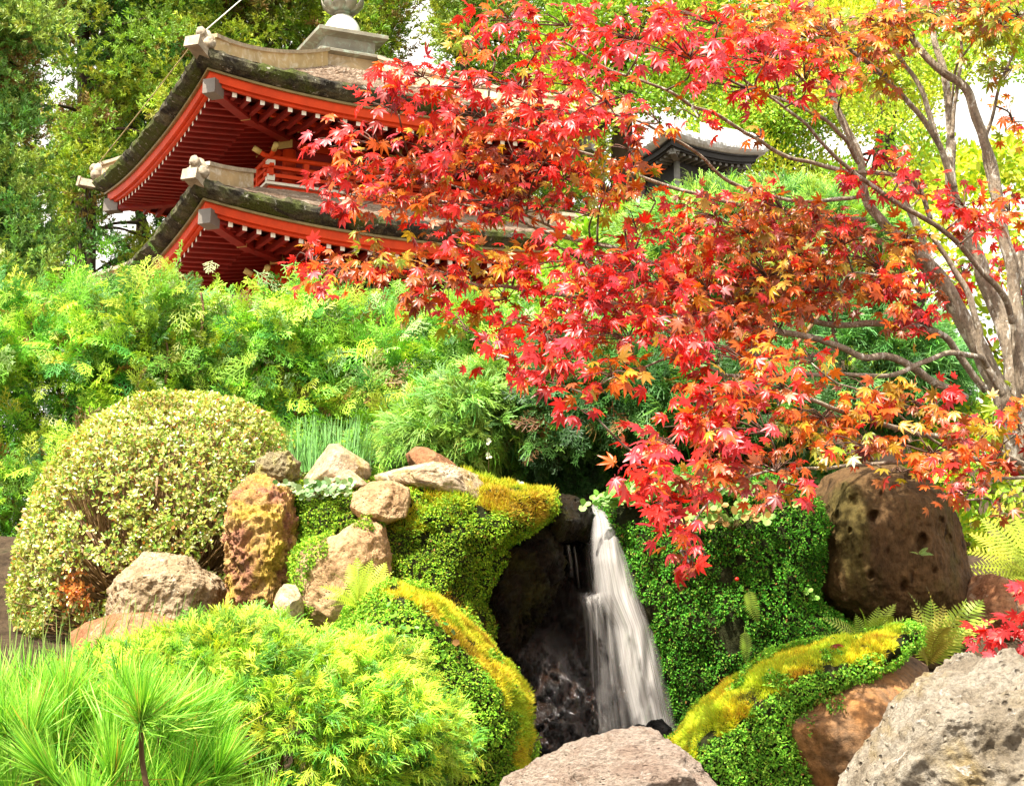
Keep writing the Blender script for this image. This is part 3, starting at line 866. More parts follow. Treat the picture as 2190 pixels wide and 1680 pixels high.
R_PINK = rock_mat('pinkish_grey_boulder', [(.30, .21, .16), (.42, .31, .24), (.52, .42, .34), (.33, .24, .18)], 8, spots=(.72, .64, .55), bump=1.0, pits=.4, pit_scale=40, stretch=(1, 1, 2.2))
R_ROUGH = rock_mat('rough_grey_boulder', [(.19, .15, .10), (.36, .30, .22), (.50, .44, .35), (.29, .23, .155)], 7, spots=(.70, .66, .60), patch=(.38, .29, .15), bump=1.0, pits=.8, pit_scale=30)
R_BLACK = rock_mat('black_lava', [(.006, .006, .007), (.022, .021, .021), (.05, .048, .045)], 12, bump=1.0, pits=1.0, pit_scale=70, rough=.5)
R_LIP = rock_mat('dark_lip_stone', [(.007, .005, .004), (.026, .018, .011), (.055, .038, .022)], 9, patch=(.05, .045, .012), bump=1.0, rough=.3)
R_GREY2 = rock_mat('olive_grey_lava', [(.12, .095, .05), (.32, .26, .14), (.48, .41, .24)], 14, patch=(.48, .43, .12), bump=.8, pits=.8, pit_scale=50)
R_WET = rock_mat('wet_black_rock', [(.005, .004, .004), (.016, .012, .010), (.050, .030, .020), (.016, .012, .010)], 12, patch=(.06, .030, .018), bump=1.0, wet=1)
R_RED = rock_mat('reddish_stone', [(.26, .10, .045), (.40, .19, .09), (.48, .30, .18)], 6, spots=(.55, .42, .28), bump=.8)
R_EARTH = rock_mat('mossy_earth', [(.015, .018, .006), (.030, .036, .012), (.05, .045, .018)], 8, bump=.8, rough=.95)

grp = 'garden rocks above the cascade'
stone('rock', 'squat rough grey rock with a rounded top in front of the domed shrub', [(222, 1318), (232, 1268), (262, 1215), (300, 1186), (345, 1190), (400, 1196), (425, 1220), (458, 1238), (474, 1262), (470, 1310), (455, 1350), (350, 1372), (240, 1365)], 8.45, .32, R_GREY, sub=7, rough=.06, ridge=.035, freq=9, seed=1, cuts=5)
stone('rock', 'low flat tan rock lying under the squat rough grey rock', [(150, 1352), (190, 1330), (250, 1312), (330, 1310), (380, 1322), (400, 1350), (390, 1390), (170, 1390)], 8.3, .28, R_RED, rough=.05, freq=6, seed=2, cuts=3)
stone('rock', 'tall upright rusty and ochre volcanic rock left of the mossy bank', [(500, 1300), (502, 1200), (496, 1120), (505, 1070), (540, 1030), (565, 1032), (600, 1045), (625, 1065), (632, 1120), (630, 1200), (622, 1260), (612, 1320), (560, 1345), (510, 1335)], 8.3, .28, R_WARM, sub=7, box=.6, rough=.08, ridge=.07, freq=12, seed=3, cuts=0)
stone('rock', 'small knobbly olive brown rock perched atop the tall rusty rock', [(553, 1020), (556, 990), (580, 970), (615, 968), (635, 990), (636, 1015), (620, 1040), (575, 1042)], 8.3, .12, R_GREY2, sub=6, rough=.10, ridge=.09, freq=5, seed=4)
stone('rock', 'pointed pale sandstone rock with a bright white top beside the rushes', [(645, 1030), (648, 1010), (672, 985), (700, 950), (722, 948), (752, 968), (788, 990), (792, 1015), (770, 1045), (690, 1062), (650, 1052)], 8.42, .19, R_PALE, sub=6, rough=.035, freq=5, seed=5, cuts=9)
stone('rock', 'pale slanting stone shard leaning on the pointed sandstone rock', [(690, 1052), (706, 1028), (740, 1005), (778, 1000), (795, 1018), (790, 1034), (740, 1050), (705, 1064)], 8.28, .12, R_PALE, rough=.03, freq=5, seed=6, cuts=5)
stone('rock', 'long low pale slab sloping down towards the cascade on top of the bank', [(790, 1012), (800, 988), (860, 980), (930, 988), (1000, 1008), (1075, 1040), (1108, 1062), (1060, 1072), (980, 1064), (880, 1036), (810, 1034)], 8.3, .16, R_PALE, sub=6, box=.55, rough=.06, ridge=.02, freq=14, seed=7, cuts=4)
stone('rock', 'reddish brown rock behind the long pale slab', [(855, 1000), (868, 970), (890, 955), (915, 958), (950, 978), (985, 990), (995, 1010), (940, 1020), (870, 1015)], 8.95, .17, R_RED, rough=.05, freq=5, seed=8, cuts=6)
stone('rock', 'rounded tan rock half buried in the creeping green moss of the bank', [(750, 1085), (758, 1055), (790, 1032), (840, 1030), (872, 1045), (876, 1075), (868, 1105), (820, 1122), (775, 1112)], 8.10, .14, R_CREAM, sub=6, rough=.05, ridge=.03, freq=5, seed=9, cuts=3)
stone('rock', 'small upright bright white rock below the tall rusty rock', [(572, 1335), (585, 1300), (592, 1270), (606, 1250), (630, 1250), (645, 1275), (652, 1310), (655, 1345), (610, 1352)], 7.85, .09, R_PALE, rough=.04, freq=4, seed=10, cuts=4)
stone('rock', 'dark little stone tucked between the rough grey rock and the rusty rock', [(470, 1330), (476, 1270), (488, 1240), (505, 1250), (512, 1300), (505, 1345)], 8.6, .12, R_WARM, rough=.06, freq=5, seed=11)
stone('rock', 'small brown stone at the foot of the lone bright fern', [(720, 1330), (738, 1308), (765, 1300), (792, 1318), (795, 1350), (740, 1352)], 8.02, .08, R_WARM, rough=.06, freq=5, seed=12)

stone('boulder', 'big rounded umber boulder with dark pits under the maple branches', [(1722, 1265), (1730, 1200), (1738, 1120), (1752, 1060), (1775, 1022), (1830, 1000), (1900, 998), (1965, 1018), (2005, 1050), (2035, 1110), (2055, 1180), (2070, 1240), (2072, 1290), (2000, 1330), (1880, 1330), (1760, 1300)], 8.9, .42, R_BROWN, cat='boulder', sub=7, box=.7, rough=.035, ridge=.012, freq=8, seed=13, cuts=1, lean=.12, pits=[(1791, 1103, 9, .03), (1784, 1132, 8, .03), (1819, 1136, 5, .03), (1871, 1103, 11, .05), (1828, 1074, 13, .02), (1973, 1154, 12, .05), (1968, 1172, 9, .04), (2027, 1152, 8, .03), (1933, 1252, 9, .04), (1886, 1055, 5, .03), (2012, 1111, 5, .03), (1951, 1022, 14, .05), (1864, 1230, 6, .03), (1760, 1180, 5, .02), (1900, 1180, 5, .02), (2000, 1220, 6, .03), (1840, 1190, 4, .02)])
stone('boulder', 'dark shelf rock under the pitted umber boulder', [(1690, 1330), (1720, 1296), (1800, 1300), (1900, 1312), (1990, 1300), (2060, 1290), (2090, 1340), (2060, 1420), (1900, 1440), (1740, 1400)], 9.05, .40, R_BROWN, cat='boulder', rough=.05, freq=6, seed=14, cuts=4)
stone('rock', 'low tan rock with warm highlights right of the pitted umber boulder', [(2040, 1270), (2070, 1232), (2110, 1232), (2160, 1246), (2210, 1260), (2230, 1330), (2150, 1370), (2060, 1350)], 8.7, .25, R_RED, rough=.06, ridge=.03, freq=7, seed=15, cuts=4)
stone('boulder', 'smooth orange brown boulder capped by the yellow moss ridge', [(1648, 1520), (1655, 1492), (1680, 1462), (1728, 1430), (1800, 1400), (1870, 1378), (1925, 1368), (1960, 1382), (2000, 1405), (2034, 1440), (2030, 1480), (1990, 1540), (1930, 1610), (1870, 1680), (1790, 1740), (1720, 1700), (1685, 1620)], 7.35, .34, R_RUST, cat='boulder', sub=6, box=.65, rough=.03, freq=5, seed=16, cuts=7, lean=.1)
stone('boulder', 'large rough light grey boulder filling the corner by the red maple shoots', [(1818, 1720), (1835, 1640), (1880, 1600), (1930, 1525), (1985, 1470), (2040, 1440), (2085, 1420), (2130, 1425), (2180, 1410), (2260, 1405), (2400, 1450), (2500, 1600), (2450, 1800), (2000, 1850)], 6.15, .40, R_ROUGH, cat='boulder', sub=7, c=(2140, 1640), box=.65, rough=.045, ridge=.03, freq=9, seed=17, cuts=13)
stone('boulder', 'pinkish grey rounded boulder in front of the foot of the cascade', [(1060, 1700), (1090, 1665), (1150, 1630), (1220, 1600), (1290, 1582), (1345, 1570), (1400, 1578), (1440, 1600), (1480, 1640), (1520, 1690), (1560, 1780), (1400, 1850), (1100, 1820)], 6.35, .36, R_PINK, cat='boulder', sub=7, box=.7, rough=.05, ridge=.02, freq=8, seed=18, cuts=6)
stone('rock', 'low knobbly black lava stone at the foot of the falling water', [(1318, 1580), (1330, 1560), (1365, 1550), (1385, 1556), (1395, 1580), (1370, 1600), (1330, 1600)], 8.15, .10, R_BLACK, rough=.08, ridge=.04, freq=5, seed=19)
stone('rock', 'taller black lava stone touching the yellow moss ridge', [(1378, 1590), (1380, 1560), (1392, 1542), (1415, 1540), (1434, 1556), (1438, 1585), (1410, 1604)], 8.1, .08, R_BLACK, rough=.08, ridge=.04, freq=5, seed=20)
stone('rock', 'dark brown overhanging lip stone the water spills from', [(1118, 1085), (1140, 1066), (1180, 1060), (1225, 1064), (1262, 1080), (1276, 1104), (1276, 1140), (1262, 1160), (1225, 1152), (1190, 1160), (1150, 1140), (1130, 1120)], 8.75, .30, R_LIP, sub=6, box=.6, rough=.05, ridge=.03, freq=6, seed=21, cuts=6)
stone('rock', 'small greenish wedge of stone behind the lip of the cascade', [(1232, 1090), (1240, 1068), (1256, 1054), (1290, 1066), (1304, 1088), (1300, 1110), (1250, 1112)], 9.25, .12, R_LIP, rough=.03, freq=4, seed=22, cuts=6)

stone('rock', 'dark damp mossy rock bulging below the lip stone on its left', [(1005, 1330), (1030, 1210), (1060, 1155), (1110, 1128), (1165, 1142), (1196, 1180), (1192, 1240), (1160, 1300), (1125, 1350), (1100, 1420), (1040, 1440)], 8.62, .28, R_LIP, sub=6, rough=.09, ridge=.08, freq=10, seed=23)
stone('boulder', 'pitted tan boulder face bare of moss beside the lone bright fern', [(640, 1370), (636, 1290), (642, 1195), (668, 1168), (720, 1150), (785, 1108), (818, 1132), (836, 1190), (830, 1240), (804, 1280), (795, 1370), (700, 1400)], 8.12, .22, R_CREAM, cat='boulder', sub=7, box=.55, rough=.03, ridge=.02, freq=10, seed=24, cuts=2)
# wet cliff behind the fall: a ledge, an overhang and a hollow
cx = np.linspace(985, 1520, 190); cy = np.linspace(1055, 1760, 230)
CX, CY = np.meshgrid(cx, cy, indexing='ij')
yt_ = np.interp(cx, [985, 1040, 1120, 1290, 1340, 1400, 1460, 1520], [1260, 1150, 1100, 1112, 1130, 1120, 1230, 1400])[:, None] + 22 * fbm(np.stack([cx / 30, cx * 0, cx * 0], -1), 3)[:, None]
CY = 1760 - (1760 - yt_) * (1760 - CY) / (1760 - 1055)
g = lambda a, c, w: np.exp(-((a - c) / w) ** 2)
CD = 9.0 - 0.22 * np.clip((CY - 1290) / 300, 0, 1) \
    - .20 * g(CX, 1060, 80) * np.clip((CY - 1100) / 120, 0, 1) * (1 - .5 * np.clip((CY - 1330) / 120, 0, 1)) \
    - .20 * g(CX, 1260, 75) * np.clip((CY - 1255) / 18, 0, 1) * (1 - .75 * np.clip((CY - 1290) / 55, 0, 1)) \
    - .40 * g(CX, 1180, 85) * np.clip((CY - 1330) / 80, 0, 1) - .15 * g(CX, 1470, 60)
Q = np.stack([CX / 60, CY / 75, CX * 0], -1)
CD = CD - .075 * ridged(Q * .8, 4) - .030 * fbm(Q * 4.5, 4) - .016 * ridged(Q * 3.2, 3)
ni, nj = CX.shape; ii, jj = np.meshgrid(np.arange(ni - 1), np.arange(nj - 1), indexing='ij')
CF = np.stack([ii * nj + jj, ii * nj + jj + 1, (ii + 1) * nj + jj + 1, (ii + 1) * nj + jj], -1).reshape(-1, 4)
CV = P(CX, CY, CD).reshape(-1, 3)
back = CV + np.array([0, .9, 0])
edge_i = np.concatenate([np.arange(nj), np.arange(1, ni) * nj + nj - 1, np.arange(ni - 2, -1, -1) * nj + 0 + nj - 1]) * 0
rim = [i * nj for i in range(ni)] + [(ni - 1) * nj + j for j in range(1, nj)] + [i * nj + nj - 1 for i in range(ni - 2, -1, -1)] + [j for j in range(nj - 2, 0, -1)]
nv = len(CV); RV = CV[rim] + np.array([0, .9, 0]); k = len(rim)
SF = np.array([(rim[i], rim[(i + 1) % k], nv + (i + 1) % k, nv + i) for i in range(k)])
cliff = mesh('cliff', np.concatenate([CV, RV]), np.concatenate([CF, SF]), R_WET, smooth=True)
tag(cliff, 'glistening wet black rock face with a jutting ledge behind the water', 'rock face')

# pool at the foot
def disc(cx_, cy_, cz_, rx, ry, n=48):
    a = np.linspace(0, 2 * np.pi, n, endpoint=False); r = 1 + .12 * np.sin(a * 3 + 1) + .06 * np.sin(a * 7)
    V = np.concatenate([[[cx_, cy_, cz_]], np.stack([cx_ + rx * r * np.cos(a), cy_ + ry * r * np.sin(a), cz_ + 0 * a], -1)])
    return V, [(0, i + 1, (i + 1) % n + 1) for i in range(n)]
m, n_, b, out = new_mat('pool_water'); b.inputs['Base Color'].default_value = (.02, .02, .018, 1); b.inputs['Roughness'].default_value = .06
nz = noise(n_, None, 14, 4); bp = n_.nodes.new('ShaderNodeBump'); bp.inputs['Strength'].default_value = .25; n_.links.new(nz.outputs[0], bp.inputs['Height']); n_.links.new(bp.outputs[0], b.inputs['Normal'])
pb = P(1290, 1625, 8.35)
V, Fc = disc(pb[0], pb[1], pb[2], .5, .42)
tag(mesh('water', V, Fc, m, origin=pb), kind='structure')

# falling water: layered veils of silky water
def water_mat(name, dens):
    m, n, b, out = new_mat(name)
    at = n.nodes.new('ShaderNodeAttribute'); at.attribute_name = 'flow'
    mp = n.nodes.new('ShaderNodeMapping'); mp.inputs['Scale'].default_value = (16, .55, 1); n.links.new(at.outputs['Vector'], mp.inputs[0])
    n1 = noise(n, mp.outputs[0], 1.0, 4, .5, .25)
    r1 = ramp(n, n1.outputs[0], [(.22, (0, 0, 0)), (.62, (1, 1, 1))])
    sx = n.nodes.new('ShaderNodeSeparateXYZ'); n.links.new(at.outputs['Vector'], sx.inputs[0])
    mu = n.nodes.new('ShaderNodeMath'); mu.operation = 'MULTIPLY'; n.links.new(r1.outputs[0], mu.inputs[0]); n.links.new(sx.outputs[2], mu.inputs[1])
    m2 = n.nodes.new('ShaderNodeMath'); m2.operation = 'MULTIPLY'; m2.inputs[1].default_value = dens; m2.use_clamp = True; n.links.new(mu.outputs[0], m2.inputs[0])
    b.inputs['Base Color'].default_value = (.56, .53, .51, 1); b.inputs['Roughness'].default_value = .6; b.inputs['Specular IOR Level'].default_value = .2
    tl = n.nodes.new('ShaderNodeBsdfTranslucent'); tl.inputs[0].default_value = (.56, .53, .51, 1)
    a1 = n.nodes.new('ShaderNodeMixShader'); a1.inputs[0].default_value = .35; n.links.new(b.outputs[0], a1.inputs[1]); n.links.new(tl.outputs[0], a1.inputs[2])
    tr = n.nodes.new('ShaderNodeBsdfTransparent'); mx = n.nodes.new('ShaderNodeMixShader')
    n.links.new(m2.outputs[0], mx.inputs[0]); n.links.new(tr.outputs[0], mx.inputs[1]); n.links.new(a1.outputs[0], mx.inputs[2]); n.links.new(mx.outputs[0], out.inputs[0])
    return m
W_MAIN, W_THIN = water_mat('falling_water', .98), water_mat('thin_falling_water', .5)

def veil(name, rows, mat, parent, seed=0, nu=40, bulge=.05, edge=.26):
    """rows: (y, xleft, xright, dist, opacity) from top to bottom"""
    rows = np.asarray(rows, float); ys = np.linspace(rows[0, 0], rows[-1, 0], 70)
    xl, xr, dd, op = (np.interp(ys, rows[:, 0], rows[:, k]) for k in (1, 2, 3, 4))
    u = np.linspace(0, 1, nu)
    X = xl[:, None] * (1 - u) + xr[:, None] * u; Y = ys[:, None] + 0 * u
    D = dd[:, None] - bulge * np.sin(np.pi * u) + .02 * vnoise(np.stack([X / 14 + seed * 5, Y / 160, 0 * X], -1))
    V = P(X, Y, D).reshape(-1, 3)
    fade = np.clip(np.minimum(u, 1 - u) / edge, 0, 1) ** .8
    uv = np.stack([np.broadcast_to(u + seed * 1.37, X.shape), (Y - rows[0, 0]) / 480 + seed, op[:, None] * fade], -1).reshape(-1, 3)
    n, k = X.shape; ii, jj = np.meshgrid(np.arange(n - 1), np.arange(k - 1), indexing='ij')
    Fc = np.stack([ii * k + jj, ii * k + jj + 1, (ii + 1) * k + jj + 1, (ii + 1) * k + jj], -1).reshape(-1, 4)
    return mesh(name, V, Fc, mat, parent, uv=uv, smooth=True)
wf = thing('waterfall', 'silky white cascade falling over the lip stone between mossy banks', 'waterfall', P(1400, 1600, 8.5))
main = [(1078, 1262, 1288, 8.95, .35), (1090, 1264, 1302, 8.80, .9), (1110, 1266, 1318, 8.68, 1), (1150, 1262, 1340, 8.60, 1), (1200, 1264, 1356, 8.56, .95), (1270, 1272, 1378, 8.54, 1), (1340, 1306, 1398, 8.52, 1), (1420, 1318, 1418, 8.50, 1), (1500, 1336, 1436, 8.48, .95), (1570, 1352, 1452, 8.46, .9), (1640, 1366, 1462, 8.44, .8)]
veil('main_fall', main, W_MAIN, wf, 0, bulge=.07)
veil('main_fall', [(y, a + 14, c - 6, d - .05, o * .75) for y, a, c, d, o in main], W_MAIN, wf, 1, bulge=.08)
veil('main_fall', [(y, a - 6 + (y > 1300) * 8, c + 8, d + .07, o * .6) for y, a, c, d, o in main], W_THIN, wf, 2, bulge=.05)
veil('side_veil', [(1150, 1240, 1275, 8.78, .5), (1200, 1250, 1285, 8.74, .9), (1262, 1256, 1300, 8.70, 1.2), (1276, 1254, 1318, 8.66, 1.4)], W_THIN, wf, 3, edge=.3)
veil('side_veil', [(1266, 1236, 1314, 8.70, 1.0), (1276, 1232, 1318, 8.62, 1.6), (1290, 1236, 1318, 8.60, .9), (1340, 1252, 1325, 8.60, .55), (1450, 1262, 1345, 8.58, .5), (1560, 1268, 1365, 8.56, .35), (1640, 1270, 1370, 8.56, .2)], W_THIN, wf, 4, edge=.3)
for sx, w, y0, y1, q in ((1214, 5, 1165, 1235, 1.1), (1228, 3, 1168, 1255, .9), (1262, 5, 1290, 1620, 1.3), (1275, 3, 1290, 1600, 1.1), (1300, 6, 1290, 1500, 1.0), (1248, 4, 1285, 1400, .7)):
    veil('trickle', [(y0, sx - w, sx + w, 8.62, q), ((y0 + y1) / 2, sx - w + 6, sx + w + 6, 8.60, q * .8), (y1, sx - w + 10, sx + w + 10, 8.58, .15)], W_THIN, wf, sx, nu=8, bulge=.01, edge=.4)
# ------------------------------------------------------------------ mossy banks
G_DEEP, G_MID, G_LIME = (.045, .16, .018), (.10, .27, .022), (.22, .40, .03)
Y_MOSS, O_MOSS, B_MOSS = (.50, .44, .03), (.48, .27, .03), (.17, .10, .02)

def in_any(px, py, polys):
    k = np.zeros(np.shape(px), bool)
    for q in polys: k |= inpoly(px, py, q)
    return k

def creeper(sp, V, Fc, n, size, cols, w, bare=(), keep=None, lift=.012, tmpl=OVAL, facing=-.2):
    p, N = sample(V, Fc, n)
    px, py = proj(p)
    k = (N[:, 1] < facing + .45)
    warp = 14 * fbm(p * 9, 2)
    if bare: k &= ~(in_any(px + warp, py + 12 * fbm(p * 9 + 40, 2), bare) & (fbm(p * 11 + 33, 2) > -.62))
    if keep is not None: k &= keep(px + warp, py + warp, N, p)
    p, N = p[k], N[k]; m_ = len(p)
    clump = .6 * fbm(p * 16, 3) + .6 * fbm(p * 5 + 8, 2)
    p = p + N * (lift * (1.0 + 1.5 * clump) + .012 * RNG.random(m_) ** 2)[:, None]
    z = nrm(N * .6 + np.array([0, -.15, .55]) + rnd(m_, .42)); y = nrm(rnd(m_) + np.array([0, 0, -.5]))
    c = pick(cols, w, m_); c = jit(c * (1 + .42 * clump)[:, None], m_, .16, .08); dead = RNG.random(m_) < .02; c[dead] = [.30, .16, .05]
    sp.inst(tmpl, p, frames(y, z), size * RNG.uniform(.6, 1.35, m_), c)

def fuzz(sp, V, Fc, n, L, keep, cols=(Y_MOSS, O_MOSS, G_LIME), blend=None):
    p, N = sample(V, Fc, n); px, py = proj(p); wv = 12 * fbm(p * 9, 2) + 14 * fbm(p * 28, 3)
    k = keep(px + wv, py + wv, N, p) & (fbm(p * 12 + 70, 3) > -.85); p, N = p[k], N[k]; m_ = len(p)
    f = fbm(p * 7 + 3, 3) * .9 + RNG.normal(0, .25, m_)
    cols = np.asarray(cols); c = np.where((f > .35)[:, None], cols[1], np.where((f < -.3)[:, None], cols[2], cols[0]))
    y = nrm(N + np.array([0, -.1, .25]) + rnd(m_, .6)); z = nrm(rnd(m_) + np.array([0, -1, .6]))
    for s in range(3):
        q = np.arange(m_) % 3 == s
        sp.inst(BLADE, p[q], frames(y[q], z[q]), L * RNG.uniform(.5, 1.6, q.sum()) * np.clip(1 + .6 * fbm(p[q] * 14 + 5, 2), .4, 1.7), jit(c[q], q.sum(), .14, .06))

def bank(name, label, poly, d, thick, mat, **k):
    V, Fc = blob(poly, d, thick, **k)
    o = mesh(name, V, Fc, mat, smooth=True); tag(o, label, 'mossy bank')
    return o, V, Fc

# upper left bank: pitted tuff under creeping green, yellow moss along its crest
UL = [(626, 1300), (622, 1180), (628, 1085), (642, 1055), (700, 1040), (770, 1038), (860, 1030), (940, 1026), (1020, 1034), (1090, 1046), (1150, 1058), (1166, 1090), (1146, 1125), (1106, 1142), (1068, 1172), (1048, 1225), (1036, 1290), (1050, 1350), (1050, 1440), (900, 1460), (700, 1430)]
o, V, Fc = bank('mossy_bank', 'upper bank left of the water under bright creeping leaves, yellow moss on its crest', UL, 8.5, .40, R_EARTH, sub=6, c=(860, 1200), box=.7, rough=.07, ridge=.03, freq=10, seed=31, lean=.15)
BARE1 = [[(745, 1080), (760, 1040), (830, 1028), (880, 1050), (870, 1100), (815, 1125), (770, 1115)]]
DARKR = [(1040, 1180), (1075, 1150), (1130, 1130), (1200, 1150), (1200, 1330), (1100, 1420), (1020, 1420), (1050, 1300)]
CREST = [(900, 1000), (1000, 1000), (1060, 1020), (1170, 1030), (1190, 1080), (1150, 1120), (1080, 1108), (1010, 1080), (930, 1062)]
sp = Soup()
creeper(sp, V, Fc, 210000, .0092, [(.22, .40, .025), (.34, .48, .035), (.08, .20, .02)], [.55, .35, .2], BARE1 + [[(a_, b_ - 16) for a_, b_ in CREST]], lambda x, y, N, p: (fbm(p * 7 + 5, 3) > -.5) | (x < 900), lift=.008)
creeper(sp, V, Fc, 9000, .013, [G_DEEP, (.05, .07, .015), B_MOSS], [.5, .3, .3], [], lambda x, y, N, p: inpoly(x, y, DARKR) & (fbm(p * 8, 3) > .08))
sp.obj('creeping_leaves', M_MOSS, o)
sp = Soup()
fuzz(sp, V, Fc, 320000, .016, lambda x, y, N, p: (inpoly(x, y, CREST) | ((fbm(p * 6 + 20, 3) > .42) & (y < 1130) & (x > 800))) & (N[:, 1] < .4), ((.60, .56, .04), (.50, .34, .04), (.34, .46, .03)))
fuzz(sp, V, Fc, 90000, .016, lambda x, y, N, p: inpoly(x, y, [(820, 1280), (850, 1250), (960, 1270), (1010, 1300), (1050, 1390), (1000, 1400), (900, 1330)]) & (N[:, 1] < .4))
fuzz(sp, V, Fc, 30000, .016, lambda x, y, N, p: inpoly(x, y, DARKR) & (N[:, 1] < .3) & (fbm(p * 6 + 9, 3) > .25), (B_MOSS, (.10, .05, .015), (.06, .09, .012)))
sp.obj('moss', M_MOSS, o)

Vp, Fp = blob([(640, 1370), (636, 1290), (642, 1195), (668, 1168), (720, 1150), (785, 1108), (818, 1132), (836, 1190), (830, 1240), (804, 1280), (795, 1370), (700, 1400)], 8.12, .22, sub=6, box=.55, rough=.03, ridge=.02, freq=10, seed=24, cuts=2)
sp = Soup(); creeper(sp, Vp, Fp, 26000, .0125, [(.20, .38, .025), (.30, .46, .04), (.09, .20, .02)], [.55, .35, .2], [], lambda x, y, N, p: (y + 26 * fbm(p * 9 + 60, 3) < np.where(x < 702, 1192, 1122)) | ((x < 668) & (fbm(p * 12 + 3, 2) > -.1)), lift=.012)
tag(sp.obj('creeping_moss', M_MOSS), 'lime creeping leaves hanging over the top edge of the pitted tan boulder', 'moss', kind='stuff')
# lower left mound
LL = [(700, 1420), (740, 1340), (790, 1280), (850, 1258), (910, 1278), (975, 1325), (1035, 1378), (1085, 1432), (1118, 1490), (1128, 1570), (1116, 1640), (1090, 1720), (980, 1790), (800, 1790), (700, 1650)]
o, V, Fc = bank('mossy_mound', 'lower rounded mound with a golden mossy edge right beside the wet rock face', LL, 7.75, .45, R_EARTH, sub=6, c=(920, 1530), box=.7, rough=.05, freq=7, seed=32)
EDGE = [(800, 1282), (850, 1248), (920, 1268), (1040, 1365), (1130, 1470), (1142, 1560), (1130, 1640), (1095, 1650), (1100, 1560), (1072, 1480), (1000, 1400), (930, 1330), (865, 1284)]
sp = Soup()
creeper(sp, V, Fc, 160000, .0105, [(.20, .42, .03), (.32, .50, .04), (.09, .22, .02)], [.5, .4, .15], [EDGE])
creeper(sp, V, Fc, 3500, .026, [(.10, .28, .05), (.20, .38, .12), (.14, .33, .03)], [1, .5, 1], [], lambda x, y, N, p: inpoly(x, y, [(820, 1310), (870, 1290), (960, 1350), (985, 1420), (940, 1430), (850, 1380)]), lift=.022, tmpl=ROUND)
sp.obj('creeping_leaves', M_MOSS, o)
sp = Soup(); fuzz(sp, V, Fc, 330000, .017, lambda x, y, N, p: inpoly(x, y, EDGE) & (N[:, 1] < .5), ((.74, .70, .05), (.62, .46, .05), (.46, .60, .04)))
sp.obj('moss', M_MOSS, o)

# right mound that carries the orange boulder
RM = [(1432, 1620), (1450, 1582), (1500, 1520), (1560, 1468), (1630, 1425), (1690, 1398), (1760, 1380), (1840, 1372), (1925, 1352), (1950, 1372), (1890, 1420), (1800, 1460), (1740, 1520), (1720, 1600), (1740, 1700), (1700, 1800), (1500, 1800), (1440, 1700)]
o, V, Fc = bank('mossy_mound', 'right hand mound with a long yellow moss ridge running up to the orange boulder', RM, 7.45, .32, R_EARTH, sub=6, c=(1610, 1540), box=.7, rough=.05, freq=7, seed=33, lean=.05)
RIDGE = [(1420, 1620), (1440, 1575), (1490, 1510), (1560, 1455), (1680, 1390), (1760, 1370), (1850, 1365), (1925, 1340), (1960, 1365), (1880, 1400), (1790, 1430), (1700, 1450), (1620, 1500), (1590, 1550), (1520, 1590), (1460, 1640)]
sp = Soup(); creeper(sp, V, Fc, 130000, .0108, [(.16, .40, .03), (.28, .50, .05), (.06, .18, .02)], [.5, .4, .2], [RIDGE])
sp.obj('creeping_leaves', M_MOSS, o)
sp = Soup(); fuzz(sp, V, Fc, 380000, .015, lambda x, y, N, p: inpoly(x, y, RIDGE) & (N[:, 1] < .5), ((.80, .72, .05), (.70, .44, .05), (.58, .68, .05)))
sp.obj('moss', M_MOSS, o)

# green wall right of the fall
RW = [(1392, 1500), (1370, 1400), (1345, 1280), (1318, 1180), (1300, 1100), (1340, 1060), (1420, 1035), (1520, 1020), (1640, 1040), (1730, 1078), (1755, 1120), (1735, 1220), (1720, 1290), (1790, 1340), (1860, 1400), (1800, 1480), (1640, 1560), (1500, 1660), (1440, 1680), (1410, 1600)]
o, V, Fc = bank('mossy_bank', 'steep bank right of the water, thickly covered in small dark green leaves', RW, 8.85, .42, R_EARTH, sub=6, c=(1540, 1310), box=.6, rough=.05, ridge=.03, freq=8, seed=34)
sp = Soup()
creeper(sp, V, Fc, 190000, .0110, [(.07, .28, .02), (.14, .36, .03), (.035, .14, .015), (.20, .34, .04)], [.5, .35, .35, .12], [], lambda x, y, N, p: fbm(p * 5, 3) > -.62)
sp.obj('creeping_leaves', M_MOSS, o)
sp = Soup(); fuzz(sp, V, Fc, 26000, .02, lambda x, y, N, p: (x < 1450) & (N[:, 1] < .3) & (fbm(p * 5, 3) > -.1), (B_MOSS, (.09, .06, .015), (.07, .12, .015)))
sp.obj('moss', M_MOSS, o)
# the same creepers spilling over the orange boulder
TR = [(1665, 1440), (1720, 1430), (1800, 1490), (1808, 1520), (1780, 1535), (1740, 1500), (1745, 1560), (1725, 1555), (1700, 1500), (1680, 1520), (1660, 1480)]
Vb, Fb = blob([(1648, 1520), (1655, 1492), (1680, 1462), (1728, 1430), (1800, 1400), (1870, 1378), (1925, 1368), (1960, 1382), (2000, 1405), (2034, 1440), (2030, 1480), (1990, 1540), (1930, 1610), (1870, 1680), (1790, 1740), (1720, 1700), (1685, 1620)], 7.35, .34, sub=6, box=.65, rough=.03, freq=5, seed=16, cuts=7, lean=.1)
sp = Soup(); creeper(sp, Vb, Fb, 16000, .014, [(.08, .20, .02), (.16, .26, .03), B_MOSS], [.6, .3, .2], [], lambda x, y, N, p: inpoly(x, y, TR), lift=.018)
tag(sp.obj('trailing_creeper', M_MOSS), 'green creeper trailing down over the orange brown boulder', 'creeper', kind='stuff')

# ------------------------------------------------------------------ clipped hedge and shrubs
H_L, H_M, H_D, H_B = (.40, .58, .05), (.19, .43, .04), (.06, .21, .03), (.20, .11, .04)

